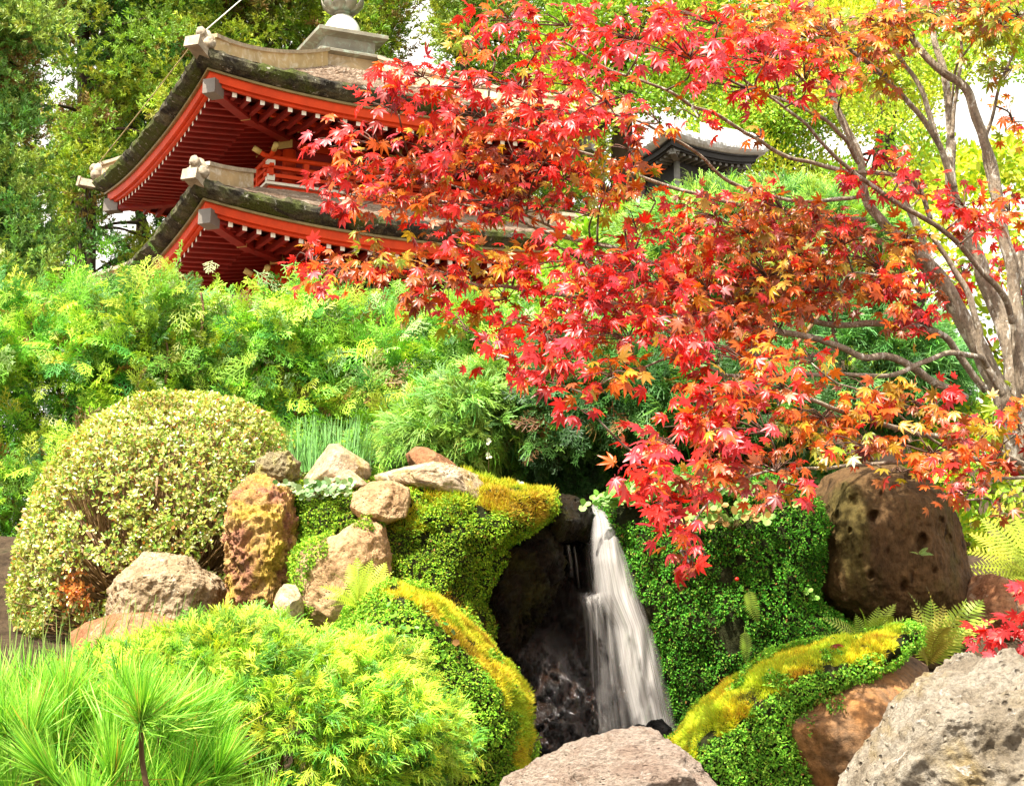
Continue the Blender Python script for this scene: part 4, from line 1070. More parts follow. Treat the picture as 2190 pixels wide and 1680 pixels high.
def spray_on(sp, V, Fc, n, size, cols, w, tm=FRONDS, jitd=.1, keep=None, up=.35, out=1.0, flop=.5, zup=.5):
    p, N = sample(V, Fc, n); k = (N[:, 1] < .45)
    if keep is not None:
        x, y = proj(p); k &= keep(x, y, N, p)
    p, N = p[k], N[k]; m_ = len(p)
    p = p - N * (RNG.random(m_) ** 1.5 * jitd)[:, None] * 1.5
    y = nrm(N * out + np.array([0, 0, up]) + rnd(m_, flop)); z = nrm(np.array([0, -.5, zup]) + N * .4 + rnd(m_, .45))
    cl = fbm(p * 3.2, 3)
    c = pick(cols, w, m_); c = jit(c * (1 + .28 * cl)[:, None], m_, .18, .10)
    q = RNG.integers(0, len(tm), m_); s = size * RNG.uniform(.65, 1.3, m_)
    for i, t in enumerate(tm):
        h = q == i; sp.inst(t, p[h], frames(y[h], z[h]), s[h], c[h])

def stems(o, pts_list, r0, r1, name='stem', mat=None, cols=(.20, .12, .06)):
    for pts in pts_list:
        v, f = tube(catmull(pts, 5), r0, r1, 7, .15)
        mesh(name, v, f, mat or M_TWIG, o, col=np.broadcast_to(np.array(cols), v.shape) * (1 + .3 * fbm(v * 30, 3))[:, None], smooth=True)

def hedge_face(xs, top, bot, d0, d1, wob, seed):
    """rounded hedge surface: front face, shoulder and top"""
    X = np.linspace(xs[0], xs[1], 120); t = np.linspace(0, 1, 60)
    tp = np.interp(X, *top); XX, TT = np.meshgrid(X, t, indexing='ij')
    yy = bot + (tp[:, None] - bot) * np.minimum(1, TT / .72)
    dd = d0 + .18 * np.clip((TT - .45) / .27, 0, 1) ** 2 + (d1 - d0) * np.clip((TT - .72) / .28, 0, 1)
    dd = dd + wob * fbm(np.stack([XX / 85, yy / 70, XX * 0 + seed], -1), 3)
    hgt = P(XX, yy, d0 + 0 * XX)[..., 2]
    V = np.stack([P(XX, yy, d0 + 0 * XX)[..., 0], dd, hgt], -1)
    ni, nj = XX.shape; i, j = np.meshgrid(np.arange(ni - 1), np.arange(nj - 1), indexing='ij')
    a, b, c, d = i * nj + j, (i + 1) * nj + j, (i + 1) * nj + j + 1, i * nj + j + 1
    Fc = np.concatenate([np.stack([a, b, c], -1).reshape(-1, 3), np.stack([a, c, d], -1).reshape(-1, 3)])
    return V.reshape(-1, 3), Fc

hedge = thing('hedge', 'long clipped cypress hedge with feathery bright green sprays below the pagoda', 'hedge', P(500, 1250, 12.2))
top = ([-300, 0, 120, 330, 420, 520, 700, 850, 1000, 1150, 1400], [606, 600, 592, 600, 630, 640, 622, 632, 640, 655, 700])
V, Fc = hedge_face((-320, 1420), top, 1330, 11.9, 12.8, .20, 1)
sp = Soup()
spray_on(sp, V, Fc, 10500, .18, [H_L, H_M, H_D, H_B, (.42, .56, .24)], [.40, .42, .2, .04, .05], jitd=.36, up=.25)
spray_on(sp, V + np.array([0, .3, -.05]), Fc, 4500, .19, [H_M, H_D, H_B], [.4, .5, .15], jitd=.15)
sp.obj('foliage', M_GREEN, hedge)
stems(hedge, [P([x, x + RNG.normal(0, 8), x + RNG.normal(0, 14), x + RNG.normal(0, 20)], [1330, 1100, 850, 660 + RNG.normal(0, 25)], 12.2 + RNG.normal(0, .06)) for x in np.linspace(-280, 1380, 34)], .028, .006)
stems(hedge, [P([x, x + 4, x + RNG.normal(0, 6)], [y + 60, y, y - 35], 12.02) for x, y in ((355, 760), (430, 660), (860, 870))], .010, .006)

def shrub(name, label, poly, d, thick, n, size, cols, w, tm, cat='shrub', seed=0, inner=True, **k):
    V, Fc = blob(poly, d, thick, sub=5, box=.75, rough=.12, freq=7, seed=seed)
    o = thing(name, label, cat, P(np.mean([q[0] for q in poly]), max(q[1] for q in poly), d))
    sp = Soup(); spray_on(sp, V, Fc, n, size, cols, w, tm, **k)
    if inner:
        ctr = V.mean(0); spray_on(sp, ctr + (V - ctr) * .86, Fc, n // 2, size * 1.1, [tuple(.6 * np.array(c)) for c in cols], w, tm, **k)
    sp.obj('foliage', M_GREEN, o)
    return o, V, Fc
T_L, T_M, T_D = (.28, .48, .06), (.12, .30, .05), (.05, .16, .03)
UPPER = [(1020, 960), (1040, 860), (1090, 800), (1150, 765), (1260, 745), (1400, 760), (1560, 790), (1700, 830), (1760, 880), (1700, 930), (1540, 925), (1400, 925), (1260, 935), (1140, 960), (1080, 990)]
shrub('threadleaf_cypress', 'light green weeping thread leaf shrub left of the dark hollow above the slab', [(835, 960), (860, 905), (920, 855), (990, 810), (1060, 790), (1120, 830), (1130, 900), (1090, 970), (1010, 1025), (900, 1005)], 9.6, .5, 2600, .12, [T_L, (.20, .40, .06), T_M], [.45, .4, .2], THREADS, seed=40, up=-.35, flop=.45)
o, V, Fc = shrub('cypress_shrub', 'cypress shrub, its green coloured darker for the maple shade, arching over the shaded hollow at the head of the cascade', UPPER, 9.85, .85, 4800, .14, [(.10, .25, .03), T_D, (.035, .10, .02), H_B], [.3, .4, .3, .06], FRONDS + THREADS[:2], seed=41, up=-.35, flop=.45)  # a darker green cypress, its leaf colours deepened to stand for maple shade
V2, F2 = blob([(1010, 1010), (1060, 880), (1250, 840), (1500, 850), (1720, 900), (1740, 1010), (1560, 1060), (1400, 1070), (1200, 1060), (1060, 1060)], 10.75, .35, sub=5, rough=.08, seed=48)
sp = Soup(); spray_on(sp, V2, F2, 2600, .15, [(.07, .18, .03), T_D, (.035, .09, .02), H_B], [.3, .4, .3, .2], THREADS + FRONDS[:2], up=-.3, flop=.5, jitd=.2)  # leaves in the hollow also coloured dark to stand for its shade
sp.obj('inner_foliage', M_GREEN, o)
stems(o, [P([1330, 1300, 1230, 1160, 1090, 1040], [1130, 1020, 1030, 1040, 1015, 960], 10.2), P([1330, 1390, 1450], [1130, 980, 880], 10.3), P([1300, 1200, 1100, 1000], [1015, 960, 900, 860], 10.2)], .05, .012, 'limb', cols=(.035, .028, .02))
o, V, Fc = shrub('cypress_shrub', 'low cypress shrub in the shade behind the lip stone', [(1130, 1090), (1160, 1050), (1230, 1030), (1300, 1040), (1340, 1080), (1330, 1130), (1140, 1130)], 9.7, .3, 420, .14, [T_M, (.08, .22, .07), T_D], [.4, .5, .3], FRONDS, seed=42, up=.2)
o, V, Fc = shrub('cypress_shrub', 'rounded clipped cypress just below the pale gate roof', [(1330, 500), (1360, 460), (1430, 430), (1530, 415), (1640, 412), (1760, 425), (1860, 455), (1930, 500), (1950, 540), (1850, 620), (1500, 640), (1330, 580)], 16.5, .9, 3600, .19, [T_L, T_M, T_D], [.5, .4, .2], THREADS, seed=43, up=0.1)
o, V, Fc = shrub('cypress_shrub', 'dark green cypress between the maple limbs above the umber boulder', [(1640, 760), (1690, 690), (1770, 650), (1870, 640), (1980, 690), (2050, 760), (2060, 840), (1960, 900), (1760, 900), (1650, 860)], 12.5, .6, 2600, .15, [(.12, .30, .08), T_M, T_D], [.3, .4, .4], THREADS, seed=44, up=.1)
stems(o, [P([1990, 1985, 1960 + k * 22], [930, 850, 770 - 8 * abs(k)], 12.1) for k in range(-2, 4)], .018, .006, cols=(.05, .035, .02))
# lime thread-leaf cypress in the foreground
o, V, Fc = shrub('threadleaf_cypress', 'bright lime thread leaf cypress mounding over the lower left foreground', [(140, 1450), (210, 1402), (300, 1384), (400, 1374), (520, 1366), (620, 1364), (720, 1372), (800, 1395), (870, 1430), (930, 1475), (975, 1530), (985, 1590), (950, 1660), (860, 1750), (700, 1820), (200, 1820), (100, 1620)], 7.0, .50, 8600, .074, [(.54, .68, .05), (.30, .53, .035), (.10, .29, .02)], [.42, .42, .4], THREADS, seed=45, up=-.05, flop=.55, jitd=.08, keep=lambda x, y, N, p: (N[:, 2] > -.6))
stems(o, [P([600, 560 + 40 * k, 500 + 90 * k], [1780, 1600, 1480 + 20 * abs(k)], 6.95) for k in range(-2, 4)], .014, .005, cols=(.14, .07, .03))

# domed shrub: rosettes of small pale leaves on a web of brown twigs
DM = [(50, 1330), (34, 1255), (50, 1170), (74, 1085), (105, 1010), (150, 945), (215, 892), (290, 856), (352, 840), (420, 846), (500, 858), (570, 890), (615, 945), (640, 1010), (640, 1120), (600, 1230), (560, 1320), (400, 1365), (200, 1380), (80, 1365)]
V, Fc = blob(DM, 9.35, .62, sub=5, c=(340, 1180), box=.8, rough=.022, freq=8, seed=51)
dome = thing('domed_shrub', 'clipped dome shrub of small pale yellow green leaves over bare brown twigs', 'shrub', P(350, 1370, 9.35))
sp = Soup(); tw = Soup()
p, N = sample(V, Fc, 16000); k = N[:, 1] < .35; p, N = p[k], N[k]
x, y = proj(p); gap = fbm(p * 6, 3) - .55 * np.clip((y - 1100) / 250, 0, 1)
k = gap > -.55; p, N = p[k], N[k]
p = p - N * (RNG.random(len(p)) ** 2 * .12)[:, None]
cx_ = np.array(P(345, 1310, 9.35))
for i in range(6):
    m_ = len(p); a = RNG.uniform(0, 6.28, m_)
    Z = nrm(N + np.array([0, 0, .5]) + rnd(m_, .25)); X = nrm(np.cross(Z, rnd(m_))); Y = np.cross(Z, X)
    yd = nrm(X * np.cos(a)[:, None] + Y * np.sin(a)[:, None] + Z * RNG.uniform(.3, 1.1, (m_, 1)))
    top_ = np.clip((proj(p)[1] * -1 + 1250) / 400, 0, 1)[:, None]
    px_, py_ = proj(p); rust = ((px_ - 165) / 55) ** 2 + ((py_ - 1255) / 60) ** 2 < RNG.random(m_)
    c = pick([(.48, .53, .12), (.34, .47, .06), (.68, .66, .32), (.15, .30, .04), (.56, .20, .05), (.52, .36, .09)], [.38, .32, .24, .16, .05, .09], m_)
    sp.inst(OVAL, p + yd * .004 - Z * .006 * (i % 3), frames(yd, nrm(Z + rnd(m_, .3))), RNG.uniform(.012, .026, m_), jit(np.where(rust[:, None], np.array([.62, .22, .05]), c), m_, .15, .08))
sp.obj('foliage', M_GLOSS, dome)
q = RNG.choice(len(p), 900, replace=False)
for e, nn in zip(p[q], N[q]):
    a = cx_ + np.array([RNG.normal(0, .12), RNG.normal(0, .1), 0]); md = a + (e - a) * .55 + np.array([0, 0, -.06]) + rnd(1, .03)[0]
    v, f = tube(catmull([a + (e - a) * .25, md, e], 3), .0055, .0022, 4)
    tw.add(v, f, np.array([.30, .19, .09]) * RNG.uniform(.6, 1.3))
tw.obj('twigs', M_TWIG, dome)
stems(dome, [P([345 + 14 * k, 345 + 30 * k, 340 + 70 * k, 335 + 95 * k], [1330, 1220, 1130 + 10 * abs(k), 1020 + 26 * abs(k)], 9.15) for k in range(-3, 4)], .022, .008, 'stem', cols=(.30, .19, .11))

# rushes
sp = Soup()
for cx0, n0, lean in ((650, 130, -22), (705, 90, 0), (760, 110, 26)):
    for i in range(n0):
        x0 = cx0 + RNG.normal(0, 16); L = RNG.uniform(60, 125); dx = RNG.normal(lean, 26); dd = 9.0 + RNG.normal(0, .06)
        pth = P([x0, x0 + dx * .35, x0 + dx], [1008, 1008 - L * .55, 1008 - L], dd)
        v, f = strip(catmull(pth, 3), .0034, .001); sp.add(v, f, np.array([.16, .34, .10]) * RNG.uniform(.35, 2.0))
tag(sp.obj('rush_clump', M_GREEN), 'spiky clump of thin upright rushes behind the pointed sandstone rock', 'rushes')
sp = Soup()
for i in range(60):
    x0 = RNG.uniform(20, 440); L = RNG.uniform(60, 130); dx = RNG.normal(14, 22); y0 = 1400 + RNG.normal(0, 12)
    v, f = strip(catmull(P([x0, x0 + dx * .4, x0 + dx], [y0, y0 - L * .6, y0 - L], 7.6), 3), .0024, .001); sp.add(v, f, np.array([.20, .28, .07]) * RNG.uniform(.6, 1.5))
tag(sp.obj('grass_stalks', M_GREEN), 'thin straggling grass stalks in front of the squat rough grey rock', 'grass')

# pine with long needles
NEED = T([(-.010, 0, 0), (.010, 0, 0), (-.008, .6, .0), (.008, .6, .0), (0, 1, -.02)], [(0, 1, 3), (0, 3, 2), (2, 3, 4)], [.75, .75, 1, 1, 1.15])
pine = thing('pine', 'young pine with long bright green needle tufts at the bottom left', 'pine', P(150, 1780, 6.3))
sp = Soup(); tips = []
PT = [(0, 1545, -5), (50, 1545, 0), (130, 1545, 5), (260, 1545, 8), (340, 1575, 15), (60, 1660, 0), (170, 1670, 5), (380, 1755, 5), (260, 1785, -5), (140, 1765, -10), (20, 1805, 0), (280, 1875, 8), (460, 1855, 5), (130, 1855, 10), (410, 1670, 38), (20, 1690, -10), (60, 1615, -5), (130, 1630, 0), (220, 1610, 10), (330, 1630, 15), (420, 1630, 30), (300, 1565, 5), (180, 1565, 0), (90, 1565, -10), (20, 1585, -15), (400, 1585, 25), (30, 1755, -5), (120, 1715, 0), (230, 1695, 10), (180, 1775, 5), (300, 1735, 10), (380, 1720, 20), (450, 1690, 35), (330, 1815, 0), (430, 1785, 15), (520, 1835, 20), (620, 1855, 0), (560, 1815, -5), (680, 1885, 15), (70, 1835, -10), (200, 1855, 0), (320, 1710, -5), (250, 1670, -15), (140, 1690, -25), (-30, 1715, -10), (-40, 1630, 0), (640, 1835, 20), (590, 1875, -15), (-30, 1825, 10), (370, 1855, 10)]
for (x0, y0, ang) in PT:
    dd = 6.35 + RNG.normal(0, .14) + (.35 if y0 < 1530 else 0)
    base = P(x0, y0, dd); a0 = math.radians(ang + RNG.normal(0, 8)); ax = nrm(np.array([math.sin(a0), -.35 + RNG.normal(0, .15), math.cos(a0)]))
    tips.append((base, ax)); m_ = 260
    u = RNG.random(m_); pos = base + ax * (u * .07)[:, None]
    y_ = nrm(ax * RNG.uniform(.75, 1.5, (m_, 1)) + rnd(m_, RNG.uniform(.3, .6)) + rnd(1, .12)); z_ = nrm(rnd(m_) + np.array([0, -.8, .5]))
    c = jit(pick([(.28, .60, .06), (.44, .72, .11), (.12, .36, .03), (.50, .32, .08)], [.45, .35, .25, .04], m_), m_, .12, .06)
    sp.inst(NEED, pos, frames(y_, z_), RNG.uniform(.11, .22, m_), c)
sp.obj('needles', M_GREEN, pine)
tw = Soup(); root0 = P(150, 1800, 6.6)
for b, ax in tips:
    v, f = tube(catmull([b + [.05, .15, -.35], b - ax * .12 + [.02, .06, 0] + rnd(1, .015)[0], b + ax * .03], 5), .011, .006, 6, .2); tw.add(v, f, np.array([.16, .095, .05]) * RNG.uniform(.7, 1.3))
tw.obj('branches', M_TWIG, pine)

# ferns and small plants
def fern(name, label, base, d, fr, cols, cat='fern', tm=FERNS):
    o = thing(name, label, cat, P(base[0], base[1], d)); sp = Soup()
    for (tx, ty, dep) in fr:
        a = P(base[0], base[1], d); b = P(tx, ty, d + dep); y_ = nrm(b - a)
        z_ = nrm(np.array([0, -.75, .65]) + .25 * rnd(1)[0])
        sp.inst(tm[RNG.integers(len(tm))], a[None], frames(y_[None], z_[None]), [np.linalg.norm(b - a)], jit(cols[RNG.integers(len(cols))], 1, .12, .05))
    sp.obj('fronds', M_GREEN, o); return o
FL, FM, FD = (.42, .58, .04), (.28, .42, .04), (.12, .22, .04)
fern('fern', 'bright lone fern growing from the pitted tan stone of the left bank', (768, 1300), 7.55, [(690, 1242, -.05), (705, 1285, -.1), (745, 1195, .05), (760, 1185, 0), (790, 1190, 0), (825, 1192, .05), (830, 1215, -.05), (730, 1220, -.1), (700, 1268, -.1), (780, 1205, -.12)], [FL, (.50, .64, .05)])
fern('fern', 'pale fern spreading between the umber boulder and the yellow moss ridge', (1850, 1400), 8.0, [(1765, 1345, -.1), (1770, 1310, -.1), (1745, 1375, -.1), (1855, 1295, -.1), (1870, 1330, -.2), (1915, 1300, -.2), (1790, 1322, -.05), (1830, 1310, 0), (1880, 1290, 0), (1905, 1275, .05), (1925, 1310, -.1), (1950, 1340, 0), (1800, 1365, -.15), (1890, 1340, -.15)], [(.40, .54, .06), (.46, .58, .12), FM])
fern('fern', 'straggly brownish fern left of the red maple shoots', (1985, 1420), 7.9, [(1925, 1320, 0), (1970, 1265, -.1), (2010, 1260, -.1), (2060, 1280, -.1), (1935, 1345, -.2), (2030, 1320, -.2), (1960, 1290, 0), (1990, 1270, .05), (2020, 1285, 0), (2050, 1310, -.05), (2075, 1330, 0), (1945, 1370, -.1), (2040, 1350, -.1), (2105, 1260, .1), (2120, 1300, .05), (2000, 1330, -.1)], [(.42, .52, .06), (.46, .44, .08), FM])
fern('fern', 'golden green sword fern right of the umber boulder', (2210, 1240), 9.6, [(2065, 1160, 0), (2080, 1195, -.1), (2060, 1225, -.1), (2075, 1120, .1), (2100, 1090, .1), (2140, 1070, .2), (2180, 1080, .1), (2220, 1090, 0), (2110, 1240, -.2), (2280, 1120, 0), (2130, 1140, -.1), (2160, 1180, -.2)], [(.40, .44, .04), (.32, .40, .04), (.46, .50, .05)])
fern('fern', 'slender fern frond hanging on the dark green bank, the upper of two', (1600, 1258), 8.4, [(1622, 1335, 0), (1610, 1330, .05)], [FM])
fern('fern', 'slender fern frond hanging on the dark green bank, the lower of two', (1592, 1345), 8.38, [(1602, 1420, 0), (1596, 1415, .05)], [FM])
fern('fern', 'tiny pale fern growing on the face of the umber boulder', (1965, 1185), 8.45, [(1985, 1168, 0), (1998, 1182, 0), (1945, 1178, 0), (1975, 1172, -.02)], [(.30, .46, .12)])

def herb(name, label, base, d, n, spread, size, cols, cat='plant', tmpl=ROUND, leaves=3, h=.05):
    o = thing(name, label, cat, P(*base, d)); sp = Soup(); st = Soup(); b0 = P(*base, d)
    for i in range(n):
        e = b0 + np.array([RNG.normal(0, spread), RNG.normal(-.05, .03), abs(RNG.normal(h, h * .5))])
        v, f = tube(catmull([b0 + [0, .03, 0], (b0 + e) / 2 + [0, 0, h * .3], e], 3), .0016, .001, 4); st.add(v, f, (.20, .14, .06))
        for k in range(leaves):
            a = 2 * math.pi * k / leaves + RNG.normal(0, .3); y_ = np.array([math.cos(a), -.35, math.sin(a) * .8 + .1])
            sp.inst(tmpl, e[None], frames(y_[None], np.array([[0, -.8, .6]])), [size * RNG.uniform(.7, 1.2)], jit(cols[RNG.integers(len(cols))], 1, .12, .05))
    sp.obj('leaves', M_GREEN, o); st.obj('stems', M_TWIG, o); return o
herb('strawberry_plant', 'pale green three lobed leaves scattered on top of the dark green bank', (1570, 1130), 8.35, 30, .11, .036, [(.20, .40, .06), (.28, .46, .10), (.50, .30, .08)])
herb('seedling', 'little three leaved seedling at the dark crack under the umber boulder', (1715, 1288), 8.5, 2, .015, .030, [(.22, .44, .06)], h=.02)
herb('ivy', 'small glossy leaved ivy between the tall rusty rock and the sandstone', (690, 1065), 8.2, 38, .085, .026, [(.10, .24, .06), (.22, .36, .14), (.42, .52, .30)], cat='ivy', h=.03)
herb('seedling', 'tiny pale flower stalk standing on the crest above the lip', (1110, 1055), 8.55, 1, .002, .020, [(.6, .64, .40)], h=.05)
herb('seedling', 'tall white budded sprout behind the long pale slab', (1045, 1012), 8.85, 2, .006, .020, [(.62, .66, .45)], h=.06)
v, f = ico(3); bp_ = P(1576, 1238, 8.33); tag(mesh('berry', v * .0085 + bp_, f, plain_mat('red_berry', (.6, .02, .01), .3, .1, 40), smooth=True), 'single ripe red berry against the dark green bank', 'berry')

herb('ground_cover', 'fresh pale green rounded leaves on the rim of the bank right of the lip stone', (1345, 1085), 8.5, 60, .07, .034, [(.20, .42, .06), (.30, .50, .12), (.14, .32, .04)], h=.03)
herb('ground_cover', 'loose rounded leaves below the hanging red maple tips on the dark green bank', (1480, 1060), 8.45, 60, .12, .034, [(.16, .36, .05), (.26, .44, .10), (.12, .28, .03)], h=.03)
# ------------------------------------------------------------------ trees behind
HOLES = [(196, 119, 14, 34), (99, 153, 30, 26), (122, 204, 36, 26), (190, 190, 16, 20), (295, 312, 24, 50), (272, 468, 34, 40), (102, 470, 26, 24), (82, 432, 24, 20), (156, 51, 14, 30), (221, 459, 22, 22), (165, 560, 30, 14), (215, 580, 20, 16), (905, 45, 26, 34), (890, 130, 24, 26), (880, 200, 20, 16), (60, 300, 10, 14), (110, 300, 12, 10), (280, 20, 12, 10)]
def far_tree(name, label, trunk, d, clumps, cols, w, size, tm=TUFTS, cat='tree', n=46, r=.6, mat=None, bark=(.05, .032, .02), tr=.35, limbs=True):
    base = P(trunk[0][0], trunk[0][1], d); base[2] = float(ground_h(base[0], np.array(d)))
    o = thing(name, label, cat, base)
    pth = np.concatenate([[base], P([q[0] for q in trunk[1:]], [q[1] for q in trunk[1:]], d)])
    v, f = tube(catmull(pth, 8), tr, tr * .2, 10, .12)
    mesh('trunk', v, f, M_TWIG, o, col=np.array(bark) * (1 + .4 * fbm(v * np.array([5, 5, .8]), 3))[:, None], smooth=True)
    sp = Soup(); tw = Soup(); cp = catmull(pth, 8)
    clumps = list(clumps) + ([(trunk[1][0] + RNG.normal(0, 18), yy_, -1.2 + RNG.normal(0, .3), r * RNG.uniform(.6, .9)) for yy_ in range(-250, 640, 58) if RNG.random() < .8 and not any(abs(yy_ - h_[1]) < h_[3] and abs(trunk[1][0] - h_[0]) < h_[2] for h_ in HOLES)] if tm is TUFTS else [])
    for (x, y, dd, rr) in clumps:
        c0 = P(x, y, d + dd); m_ = int(n * (rr / r) ** 2)
        q = nrm(rnd(m_)); s_ = RNG.random((m_, 1)) ** .4; p = c0 + q * s_ * np.array([1.15, 1.0, .8]) * rr
        y_ = nrm(q * .9 + np.array([0, -.2, .55]) + rnd(m_, .35)); z_ = nrm(rnd(m_) + np.array([0, -.6, .5]))
        base_c = np.asarray(cols[RNG.choice(len(cols), p=np.array(w) / sum(w))])
        c = jit(base_c, m_, .18, .08)
        iv = RNG.integers(0, len(tm), m_)
        for i, t in enumerate(tm):
            h = iv == i; sp.inst(t, p[h], frames(y_[h], z_[h]), size * RNG.uniform(.7, 1.3, h.sum()), c[h])
        if limbs and RNG.random() < .45 and abs(x - np.interp(y, [q[1] for q in trunk[::-1]], [q[0] for q in trunk[::-1]])) < 170:
            j = np.argmin(np.linalg.norm(cp - (c0 + np.array([0, 0, .4 * rr + .25 * np.linalg.norm(c0[:2] - pth[0][:2])])), axis=1))
            vv, ff = tube(catmull([cp[j], (cp[j] + c0) / 2 + np.array([0, 0, .15]), c0], 4), .05 * d / 45, .015 * d / 45, 5)
            tw.add(vv, ff, np.array(bark) * RNG.uniform(.7, 1.4))
    if limbs and tw.V:
        V_, F_, C_l = tw.get(); mesh('limbs', V_, F_, M_TWIG, o, col=C_l)
    sp.obj('crown', mat or M_GREEN, o)
    return o

def scatter_clumps(poly, n, rad, dspread, rr, holes=HOLES):
    poly = np.asarray(poly, float); lo, hi = poly.min(0), poly.max(0); out = []
    while len(out) < n:
        x, y = RNG.uniform(lo[0], hi[0]), RNG.uniform(lo[1], hi[1])
        if not inpoly(np.array([x]), np.array([y]), poly)[0]: continue
        if any(((x - a) / (c + rad * .8)) ** 2 + ((y - b) / (e + rad)) ** 2 < 1 for a, b, c, e in holes): continue
        out.append((x, y, RNG.normal(0, dspread), rr * RNG.uniform(.7, 1.35)))
    return out
K_L, K_M, K_D, K_B = (.36, .46, .04), (.18, .32, .03), (.07, .19, .03), (.26, .18, .05)
far_tree('cypress_tree', 'dense blue green cypress along the left edge behind the hedge', [(-60, 900), (-50, 500), (-40, 0), (-30, -300)], 26, scatter_clumps([(-260, -320), (60, -300), (130, 120), (60, 260), (75, 420), (50, 640), (-260, 640)], 430, 26, .9, .32), [(.16, .32, .06), (.28, .40, .07), K_B, K_D], [.5, .35, .1, .15], .17, n=52, r=.34, tr=.3)
far_tree('cedar_tree', 'tall cedar with bright clumped foliage left of the pagoda roof', [(180, 900), (185, 400), (178, 100), (170, -350)], 50, scatter_clumps([(40, -330), (420, -330), (440, 80), (400, 250), (330, 420), (330, 640), (40, 640), (60, 300)], 520, 30, 2.0, .46), [K_L, K_M, K_D, K_B], [.45, .4, .2, .12], .30, n=44, r=.52)
far_tree('cedar_tree', 'broad olive cedar directly behind the pagoda spire', [(520, 900), (520, 400), (560, 0), (560, -400)], 54, scatter_clumps([(330, -330), (900, -330), (930, 60), (840, 300), (600, 330), (420, 200), (360, 60)], 560, 30, 2.2, .52), [K_L, K_M, (.20, .24, .05), K_B], [.35, .4, .3, .2], .32, n=44, r=.60)
far_tree('cedar_tree', 'pale green cedar seen between the pagoda crown and the red leaves', [(1010, 900), (1000, 400), (985, 0), (980, -400)], 48, scatter_clumps([(860, -330), (1150, -330), (1230, 60), (1260, 300), (1200, 600), (900, 600), (900, 320), (930, 100)], 380, 30, 2.0, .48), [(.30, .42, .08), K_L, K_M], [.5, .4, .3], .30, n=44, r=.52)
far_tree('cedar_tree', 'shaded dark cedar low behind the left corner of the pagoda', [(330, 900), (320, 640), (300, 460), (290, 330)], 60, scatter_clumps([(20, -150), (330, -150), (360, 300), (380, 400), (420, 640), (20, 640)], 330, 30, 2.0, .55), [K_M, K_D, K_B], [.4, .4, .3], .32, n=44, r=.6)
YL, YM, YG = (.58, .62, .04), (.42, .55, .04), (.24, .44, .03)  # leaf yellows set lighter so the colour carries the backlit brightness
LF = [T(*OVAL)]
HG = [(1480, 330, 215, 100)]
H2 = [(2020, 260, 40, 40), (2120, 190, 60, 70), (1880, 180, 16, 20), (2080, 270, 50, 30), (1760, 300, 20, 14), (1850, 330, 24, 18), (1330, 130, 30, 14), (1720, 80, 26, 20), (2050, 60, 30, 22)]
far_tree('leafy_tree', 'sunlit yellow green tree behind the red leaves at top centre', [(1320, 900), (1330, 500), (1330, 100), (1320, -200)], 42, scatter_clumps([(1180, -250), (1520, -250), (1540, 250), (1420, 420), (1220, 420), (1170, 150)], 220, 28, 1.5, .6, H2 + HG), [YG, YM, K_L], [.5, .4, .3], .10, LF, n=260, r=.6)
far_tree('leafy_tree', 'glowing yellow green tree behind the upper maple branches', [(1640, 900), (1650, 500), (1660, 200), (1660, -200)], 74, scatter_clumps([(1480, -250), (1840, -250), (1880, 120), (1860, 380), (1700, 420), (1500, 380), (1460, 120)], 300, 26, 1.8, .85, H2), [YL, YM, YG], [.3, .5, .3], .15, LF, n=260, r=.85)
far_tree('leafy_tree', 'airy yellow green tree with white sky showing through by the maple stems', [(1900, 900), (1890, 500), (1900, 200), (1930, -200)], 38, scatter_clumps([(1740, 60), (1980, 0), (2240, -250), (2300, 60), (2080, 330), (2060, 420), (1780, 430)], 150, 26, 1.5, .42, H2 + HG), [YL, YM, YG], [.3, .5, .3], .09, LF, n=230, r=.42)
def bush(name, label, poly, d, thick, n, size, cols, w, seed):
    V, Fc = blob(poly, d, thick, sub=5, box=.75, rough=.10, ridge=.06, freq=9, seed=seed)
    o = thing(name, label, 'shrub', P(np.mean([q[0] for q in poly]), max(q[1] for q in poly), d)); sp = Soup()
    p, N = sample(V, Fc, n); k = N[:, 1] < .5; p, N = p[k], N[k]; m_ = len(p); p = p - N * (RNG.random(m_) ** 2 * thick * .3)[:, None]
    cl = fbm(p * 2.4, 3); c = jit(pick(cols, w, m_) * (1 + .3 * cl)[:, None], m_, .15, .06)
    sp.inst(OVAL, p, frames(nrm(N + np.array([0, -.2, -.3]) + rnd(m_, .6)), nrm(N + np.array([0, -.3, .6]) + rnd(m_, .4))), size * RNG.uniform(.6, 1.3, m_), c)
    sp.obj('foliage', M_GREEN, o)
    b = P(np.mean([q[0] for q in poly]), max(q[1] for q in poly), d)
    stems(o, [[b + [RNG.normal(0, .1), 0, 0], b + [RNG.normal(0, .3), 0, .5], b + [RNG.normal(0, .6), -.1, 1.1]] for _ in range(6)], .03, .008)
bush('leafy_bush', 'large sunny yellow bush behind the maple trunks at the right edge', [(1840, 560), (1900, 480), (1990, 400), (2080, 330), (2200, 300), (2400, 360), (2450, 640), (2400, 900), (2100, 940), (1940, 880), (1860, 740)], 20, 1.3, 17000, .10, [YL, YM, YG], [.5, .5, .2], 71)
bush('leafy_bush', 'smaller yellow green bush low between boulder and sword fern', [(1950, 1010), (1990, 900), (2100, 880), (2300, 900), (2350, 1100), (2300, 1260), (2100, 1270), (2040, 1120)], 12.5, .7, 9000, .06, [YL, YM, YG], [.3, .5, .4], 72)
bush('leafy_bush', 'shadowy green undergrowth left of the umber boulder below the maple', [(1380, 1060), (1450, 980), (1560, 930), (1700, 930), (1800, 980), (1820, 1080), (1700, 1120), (1450, 1120)], 10.0, .4, 6000, .05, [(.06, .17, .03), (.10, .24, .03), K_D], [.4, .3, .4], 73)
